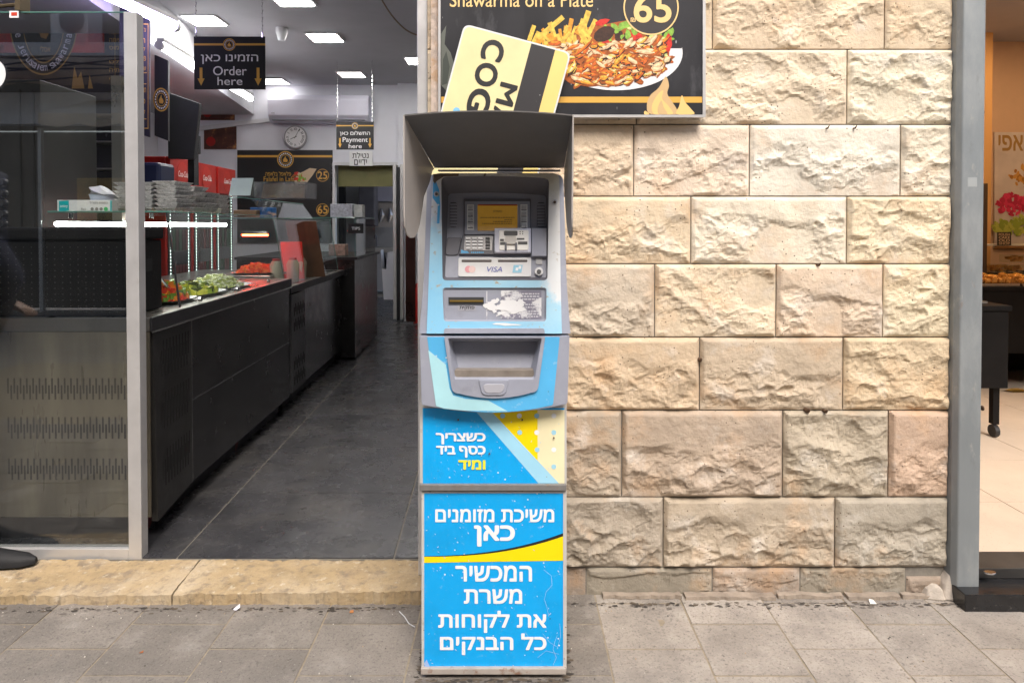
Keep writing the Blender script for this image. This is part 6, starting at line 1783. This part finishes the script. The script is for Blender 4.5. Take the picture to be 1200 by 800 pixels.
for i in range(3):
    x = 3.22 + i * .42
    t = thing('pastry_tray', ('first', 'second', 'third')[i] + ' shiny pastry tray from the left on the long black cart', 'tray', (x + .2, 2.75, zt2))
    g = G(); g.box(x, x + .4, 2.58, 2.98, zt2 + .001, zt2 + .02); link('tray_base', g, m_chrome, t)
    g = G(); rnd = random.Random(i)
    for a_ in range(7):
        for b_ in range(4):
            xx, yy = x + .03 + a_ * .05, 2.62 + b_ * .09; h = rnd.uniform(.02, .05)
            g.prism([(xx, yy, zt2 + .02), (xx + .045, yy + .005, zt2 + .02), (xx + .035, yy + .06, zt2 + .02 + h * .4), (xx + .005, yy + .07, zt2 + .02)], (0.004, -.004, h))
    link('pastries', g, m_pf, t, bevel=.006)
for i, (px, py) in enumerate(((1172, 313), (1192, 313), (1195, 302))):
    a, b = P(px - 9, py - 3, 3.35), P(px + 9, py + 6, 3.35)
    t = thing('pastry_box', ('left', 'right', 'upper right')[i] + ' clear box of golden pastries behind the pastry trays', 'box', ((a.x + b.x) / 2, 3.45, b.z))
    g = G(); g.box(a.x, b.x, 3.35, 3.5, b.z, a.z); link('clear_case', g, m_glass, t)
    g = G(); rnd = random.Random(i + 40)
    for k in range(26):
        x, y, z = rnd.uniform(a.x + .02, b.x - .03), rnd.uniform(3.37, 3.47), rnd.uniform(b.z + .005, a.z - .02)
        g.hexa([(x, y, z), (x + .03, y, z), (x + .028, y + .02, z), (x, y + .02, z), (x + .003, y, z + .015), (x + .025, y, z + .02), (x + .02, y + .02, z + .018), (x + .003, y + .02, z + .015)])
    link('pastries', g, mat('pastry_gold', (.6, .28, .06), .5, var=.3, vscale=40), t)
g = G(); g.box(3.4, 5.4, 3.32, 3.9, FLOOR, P(1190, 322, 3.35).z); tag(link('pastry_bench', g, m_cart), 'dark bench against the bakery back wall holding pastry boxes', 'bench')
g = G(); c = Pz(1192, 459, FLOOR)
rnd = random.Random(8)
for i in range(5): g.add(*(lambda l: (l, [tuple(range(len(l)))]))([(c.x + rnd.uniform(-.05, .05) + .05 * math.cos(a) , c.y + .03 * math.sin(a), FLOOR + .004 + i * .004) for a in np.linspace(0, 5.5, 6)]))
tag(link('fallen_leaf', g, mat('leaf_ochre', (.5, .3, .06), .7)), 'ochre scrap lying on the bakery floor', 'scrap')

# ================================================================== LITTER
def scrap(px, py, pts, col, label, z=.003, nm='litter_scrap', cat='litter'):
    c = Pz(px, py, 0)
    g = G(); g.prism([(c.x + x * .6, c.y + y * .6, z + h * .6) for x, y, h in pts], (0, 0, .0015))
    tag(link(nm, g, mat('scrap_' + str(px), col, .7)), label, cat)
scrap(277, 715, [(-.018, 0, 0), (.002, -.01, 0), (.02, .0, .012), (.012, .02, .02), (-.004, .012, .004)], (.75, .75, .8), 'white crumpled paper scrap at the foot of the yellow step')
scrap(1022, 707, [(-.016, -.01, 0), (.018, -.012, 0), (.012, .012, .008), (-.01, .016, .012)], (.8, .78, .7), 'white paper scrap at the foot of the stone wall')
scrap(412, 718, [(-.01, -.006, 0), (.012, -.004, 0), (.008, .01, .005), (-.008, .008, .004)], (.4, .16, .05), 'brown dry leaf near the step left of the cash machine')
scrap(166, 765, [(-.008, -.006, 0), (.009, -.004, 0), (.006, .007, .004)], (.35, .12, .04), 'small reddish leaf on the paving at the left')
scrap(306, 715, [(-.01, -.005, 0), (.01, -.004, 0), (.006, .007, .006), (-.006, .008, .004)], (.05, .04, .03), 'dark crumb next to the white paper scrap')
g = G(); g.tube([Pz(468, 716, .004), Pz(474, 722, .004), Pz(479, 730, .004), Pz(486, 734, .004)], .0015, 5)
tag(link('white_string', g, mat('string_white', (.7, .7, .7), .8)), 'thin white string lying left of the cash machine foot', 'string')
rnd = random.Random(77)
g = G()
for i in range(170):
    px = rnd.uniform(0, 1150); py = rnd.choice([rnd.uniform(706, 722), rnd.uniform(715, 800)])
    c = Pz(px, py, 0); s = rnd.uniform(.0007, .002)
    g.hexa([(c.x - s, c.y - s, 0), (c.x + s, c.y - s, 0), (c.x + s, c.y + s, 0), (c.x - s, c.y + s, 0), (c.x - s * .5, c.y - s * .5, s * 1.4), (c.x + s * .6, c.y - s * .5, s * 1.2), (c.x + s * .5, c.y + s * .4, s), (c.x - s * .5, c.y + s * .5, s * 1.5)], rnd.randrange(3))
link('grit', g, [mat('grit_pale', (.6, .55, .48), .9), mat('grit_dark', (.1, .09, .08), .9), mat('grit_tan', (.4, .3, .2), .9)], kind='stuff')['label'] = 'fine grit scattered over the paving'

# dirt along step and wall; painted contact shade round the cash machine foot
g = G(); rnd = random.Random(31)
def dirt_shade_flake(x, y, z, s_):
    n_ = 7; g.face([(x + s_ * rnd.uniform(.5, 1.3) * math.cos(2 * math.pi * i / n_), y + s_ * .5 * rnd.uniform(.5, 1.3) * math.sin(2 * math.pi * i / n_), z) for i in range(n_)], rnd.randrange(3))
for i in range(260): dirt_shade_flake(rnd.uniform(-2.3, -.3), -.078 - abs(rnd.gauss(0, .012)), .0016 + i * 2e-6, rnd.uniform(.003, .012))
for i in range(240): dirt_shade_flake(rnd.uniform(.15, 1.6), -.05 - abs(rnd.gauss(0, .015)), .0016 + i * 2e-6, rnd.uniform(.003, .012))
for i in range(260): dirt_shade_flake(rnd.uniform(xl - .012, xr + .012), -.43 - abs(rnd.gauss(0, .008)), .0018 + i * 2e-6, rnd.uniform(.004, .012))
for i in range(80): dirt_shade_flake(xr + abs(rnd.gauss(0, .01)), rnd.uniform(-.42, -.06), .0018 + i * 2e-6, rnd.uniform(.004, .014)); dirt_shade_flake(xl - abs(rnd.gauss(0, .01)), rnd.uniform(-.42, -.08), .0018 + i * 2e-6, rnd.uniform(.004, .014))
link('dirt_contact_shade', g, [mat('dirt_shade_dark', (.05, .042, .035), .95), mat('dirt_shade_brown', (.11, .085, .06), .95), mat('dirt_shade_grey', (.16, .14, .12), .95)], kind='stuff')['label'] = 'dark flakes along the foot of the step, wall and cash machine, dirt and painted contact shade'

# ================================================================== PERSON AT THE LEFT EDGE
def skin(name, verts, edges, radii, m, parent, root=0, sub=2):
    me = bpy.data.meshes.new(name)
    lo = parent.location
    me.from_pydata([(v[0] - lo.x, v[1] - lo.y, v[2] - lo.z) for v in verts], edges, [])
    o = bpy.data.objects.new(name, me); COL.objects.link(o); o.parent = parent
    o.modifiers.new('skin', 'SKIN')
    sk = me.skin_vertices[0].data if me.skin_vertices else None
    if sk is None:
        bm = bmesh.new(); bm.from_mesh(me); bm.verts.layers.skin.verify(); bm.to_mesh(me); bm.free()
        sk = me.skin_vertices[0].data
    for i, r in enumerate(radii):
        sk[i].radius = (r, r) if not isinstance(r, tuple) else r
        sk[i].use_root = (i == root)
    s = o.modifiers.new('sub', 'SUBSURF'); s.levels = sub; s.render_levels = sub
    me.materials.append(m)
    return o
PX, PY, S0 = -2.185, -0.06, FLOOR
per_ = thing('person', 'person in a navy sleeve and black shoes standing at the left edge of the doorway', 'person', (PX, PY, S0))
def bp3(x, y, z): return (PX + x, PY + y, S0 + z)
V = [bp3(0, 0, .95), bp3(-.01, 0, 1.1), bp3(-.01, 0, 1.28), bp3(0, 0, 1.42), bp3(.02, 0, 1.5), bp3(.035, 0, 1.58), bp3(.04, 0, 1.66),
     bp3(.0, -.17, 1.40), bp3(-.02, -.21, 1.12), bp3(.02, -.22, .9), bp3(.03, -.22, .87),
     bp3(.0, .16, 1.40), bp3(.35, .16, .99), bp3(.16, .17, .86), bp3(.12, .17, .85),
     bp3(.0, -.09, .86), bp3(-.08, -.1, .48), bp3(-.2, -.1, .1), bp3(.0, .09, .86), bp3(.12, .13, .48), bp3(.21, .17, .1)]
E = [(0, 1), (1, 2), (2, 3), (3, 4), (4, 5), (5, 6), (3, 7), (7, 8), (8, 9), (9, 10), (3, 11), (11, 12), (12, 13), (13, 14), (0, 15), (15, 16), (16, 17), (0, 18), (18, 19), (19, 20)]
Rr = [.13, .12, .13, .1, .05, .085, .08, .055, .04, .028, .032, .055, .04, .028, .032, .085, .055, .04, .085, .055, .04]
m_skin = mat('skin', (.5, .3, .2), .5)
skin('body', V, E, Rr, m_skin, per_)
m_navy = mat('navy_cloth', (.02, .025, .06), .85, var=.2, vscale=20, bump=.001, bscale=300)
jV = [V[0], V[1], V[2], V[3], V[7], V[8], bp3(.02, -.22, .94), V[11], V[12], bp3(.19, .17, .885)]
skin('jacket', jV, [(0, 1), (1, 2), (2, 3), (3, 4), (4, 5), (5, 6), (3, 7), (7, 8), (8, 9)], [.15, .14, .15, .11, .075, .062, .052, .075, .062, .052], m_navy, per_)
tV = [bp3(0, 0, .93), V[15], V[16], bp3(-.195, -.1, .12), V[18], V[19], bp3(.205, .17, .12)]
skin('trousers', tV, [(0, 1), (1, 2), (2, 3), (0, 4), (4, 5), (5, 6)], [.14, .1, .075, .065, .1, .075, .065], mat('trousers_black', (.02, .02, .022), .9), per_)
tip = Pz(36, 655, FLOOR + .03)
for sy in (-.1, .1):
    dx = (tip.x - PX - .22) if sy > 0 else .2
    ofx = .22 if sy > 0 else -.19
    g = G(); ox, oy = PX + ofx, PY + sy + (.07 if sy > 0 else 0)
    prof_ = [(-.07, .025, .08), (-.04, .042, .10), (.03, .045, .095), (.08, .05, .07), (.14, .05, .05), (dx - .04, .035, .035), (dx, .008, .022)]
    rings_ = []
    for (x, w, h) in prof_:
        rings_.append([(ox + x, oy + w * math.cos(a), S0 + .004 + h * max(0, math.sin(a)) if math.sin(a) > 0 else S0 + .004) for a in [2 * math.pi * i / 14 for i in range(14)]])
    for i in range(len(rings_) - 1): g.bridge(rings_[i], rings_[i + 1])
    g.face(rings_[0]); g.face(rings_[-1])
    link('shoe', g, mat('shoe_leather', (.012, .012, .013), .6, spec=.3), per_, smooth=True)
for sy, hp in ((-1, V[10]), (1, V[14])):
    hx, hy, hz = hp
    hv = [(hx - .01, hy, hz), (hx + .05, hy, hz - .02)]; he = [(0, 1)]; hr = [.026, .03]
    for k, (dy, ln) in enumerate(((-.024, .055), (-.008, .068), (.008, .062), (.024, .05))):
        b0 = len(hv); hv += [(hx + .075, hy + dy, hz - .03), (hx + .075 + ln * .5, hy + dy, hz - .045), (hx + .07 + ln * .8, hy + dy, hz - .065)]
        he += [(1, b0), (b0, b0 + 1), (b0 + 1, b0 + 2)]; hr += [.0095, .0085, .007]
    b0 = len(hv); hv += [(hx + .02, hy - .03 * sy, hz - .01), (hx + .05, hy - .045 * sy, hz - .02)]; he += [(0, b0), (b0, b0 + 1)]; hr += [.011, .009]
    skin('hand', hv, he, hr, m_skin, per_, sub=1)
g = G(); c = Vector(bp3(.02, 0, 1.665))
rings_ = []
for i in range(9):
    a = math.pi / 2 * i / 8
    rings_.append([(c.x + .1 * math.cos(a) * math.cos(t), c.y + .088 * math.cos(a) * math.sin(t), c.z - .02 + .115 * math.sin(a)) for t in [2 * math.pi * k / 20 for k in range(20)]])
for i in range(8): g.bridge(rings_[i], rings_[i + 1])
link('hair', g, mat('hair_brown', (.04, .025, .015), .7, bump=.003, bscale=120), per_, smooth=True)
hx, hy, hz = bp3(.115, 0, 1.60)
g = G(); g.add([(hx, hy - .012, hz + .02), (hx, hy + .012, hz + .02), (hx + .03, hy, hz - .015), (hx, hy - .018, hz - .02), (hx, hy + .018, hz - .02)], [(0, 1, 2), (0, 2, 3), (1, 4, 2), (3, 2, 4)]); link('nose', g, m_skin, per_, smooth=True)
for sy in (-1, 1):
    g = G(); g.disc((hx + .002, hy + sy * .032, hz + .03), (1, sy * .3, 0), .009, 12, .003); link('eye', g, m_wprint, per_)
    g = G(); g.disc((PX + .04, PY + sy * .088, hz), (0, sy, 0), .028, 14, .008); link('ear', g, m_skin, per_, bevel=.003)
g = G(); g.box(hx - .005, hx + .006, hy - .022, hy + .022, hz - .052, hz - .044); link('mouth', g, mat('lips', (.4, .15, .12), .5), per_, bevel=.002)

# ================================================================== ACROSS THE STREET (seen mirrored in the glass)
YO = -7.0
m_pl = mat('street_plaster', (.2, .175, .14), .9, var=.2, vscale=1.2, bump=.004, bscale=20)
ob = thing('opposite_building', 'plastered shop building across the street reflected in the glass screen', 'building', (-5, YO, 0))
g = G(); g.box(-14, 8, YO - .5, YO, 2.62, 6.6); 
for i, x in enumerate((-14, -10.5, -4.5, -1.6, 1.5, 4.6)): g.box(x, x + .5, YO - .5, YO, 0, 2.615)
link('wall', g, m_pl, ob)
g = G(); g.box(-14, 8, YO - .6, YO - .51, 0, 2.6); link('shop_interior_shade', g, mat('interior_shade', (.03, .03, .03), .8, var=.4, vscale=1), ob)  # flat sheet; the shade inside the shops is put into its colour
g = G(); g.box(-14, 8, YO + .001, YO + .5, 3.48, 3.66); link('concrete_ledge', g, mat('ledge_pale', (.85, .85, .85), .8, var=.15), ob, bevel=.01)
g = G(); g.box(-14, 8, YO + .001, YO + .2, 2.62, 3.05); link('shop_fascia', g, mat('fascia_pale', (.75, .77, .8), .6, var=.1), ob)
for x in (-9.1, -6.7, -4.0, -1.1, 2.0):
    g = G(); g.box(x, x + .05, YO - .1, YO - .04, 0, 2.6); g.box(x + 1.6, x + 1.65, YO - .1, YO - .04, 0, 2.6); link('door_frame', g, m_alu, ob)
g = G(); g.face([(-6.2, YO - .12, 1.3), (-5.2, YO - .12, 1.3), (-5.2, YO - .12, 1.9), (-6.2, YO - .12, 1.9)]); link('yellow_poster', g, mat('poster_ochre', (.5, .35, .08), .6, var=.3, vscale=8), ob)
for x in (-9, -6.2, -3.4, -.6, 2.2, 5):
    g = G(); g.box(x, x + 1.1, YO + .001, YO + .05, 4.3, 5.6); wf = link('window', g, m_alu, ob, bevel=.01)
    g = G(); g.box(x + .06, x + 1.04, YO + .052, YO + .06, 4.36, 5.54); link('pane', g, mat('window_dark', (.05, .06, .07), .15), wf)
aw = thing('rolled_awning', 'brown rolled canvas awning under the ledge across the street', 'awning', (-5, YO + .6, 3.2))
g = G(); rnd = random.Random(1); pts = [(x * .25 - 12, YO + .55 + rnd.uniform(-.02, .02), 3.26 + rnd.uniform(-.015, .015)) for x in range(73)]
g.tube(pts, [.17 + rnd.uniform(-.02, .02) for _ in pts], 12); link('canvas_roll', g, mat('canvas_brown', (.55, .42, .3), .9, var=.35, vscale=3, bump=.02, bscale=6), aw, smooth=True)
aw2 = thing('beige_awning', 'beige fabric awning with scalloped edge across the street', 'awning', (-5.2, YO + .8, 2.6))
g = G(); g.face([(-5.75, YO + .2, 2.95), (-2.2, YO + .2, 2.95), (-2.2, YO + 1.1, 2.62), (-5.9, YO + 1.1, 2.62)]); 
sc_ = [(-5.9 + i * .125, YO + 1.1, 2.62) for i in range(31)]
g.add([p for p in sc_] + [(p[0], p[1], p[2] - .12 - .05 * abs(math.sin(i * math.pi / 4))) for i, p in enumerate(sc_)], [(i, i + 1, 31 + i + 1, 31 + i) for i in range(30)])
link('fabric', g, mat('fabric_beige', (.75, .66, .52), .9, var=.1), aw2)
oa = thing('outdoor_air_unit', 'white outdoor air conditioning unit on the ledge across the street', 'air conditioner', (-5.9, YO + .35, 3.66))
g = G(); g.box(-6.15, -5.65, YO + .15, YO + .48, 3.665, 4.18); link('casing', g, mat('unit_white', (.85, .85, .85), .5), oa, bevel=.01)
g = G(); g.disc((-5.86, YO + .482, 3.95), (0, 1, 0), .17, 24, .004); link('fan_grille', g, m_adark, oa)
cw = thing('overhead_cables', 'black cables sagging along the facade across the street', 'cables', (-5, YO + .9, 3.2))
for k in range(4):
    g = G(); g.tube([(-12 + i, YO + .9 + .05 * k, 3.25 - .12 * k - .25 * math.sin(math.pi * ((i + k * 2) % 8) / 8) + .03 * k * i) for i in range(18)], .012, 5); link('cable', g, m_black, cw)
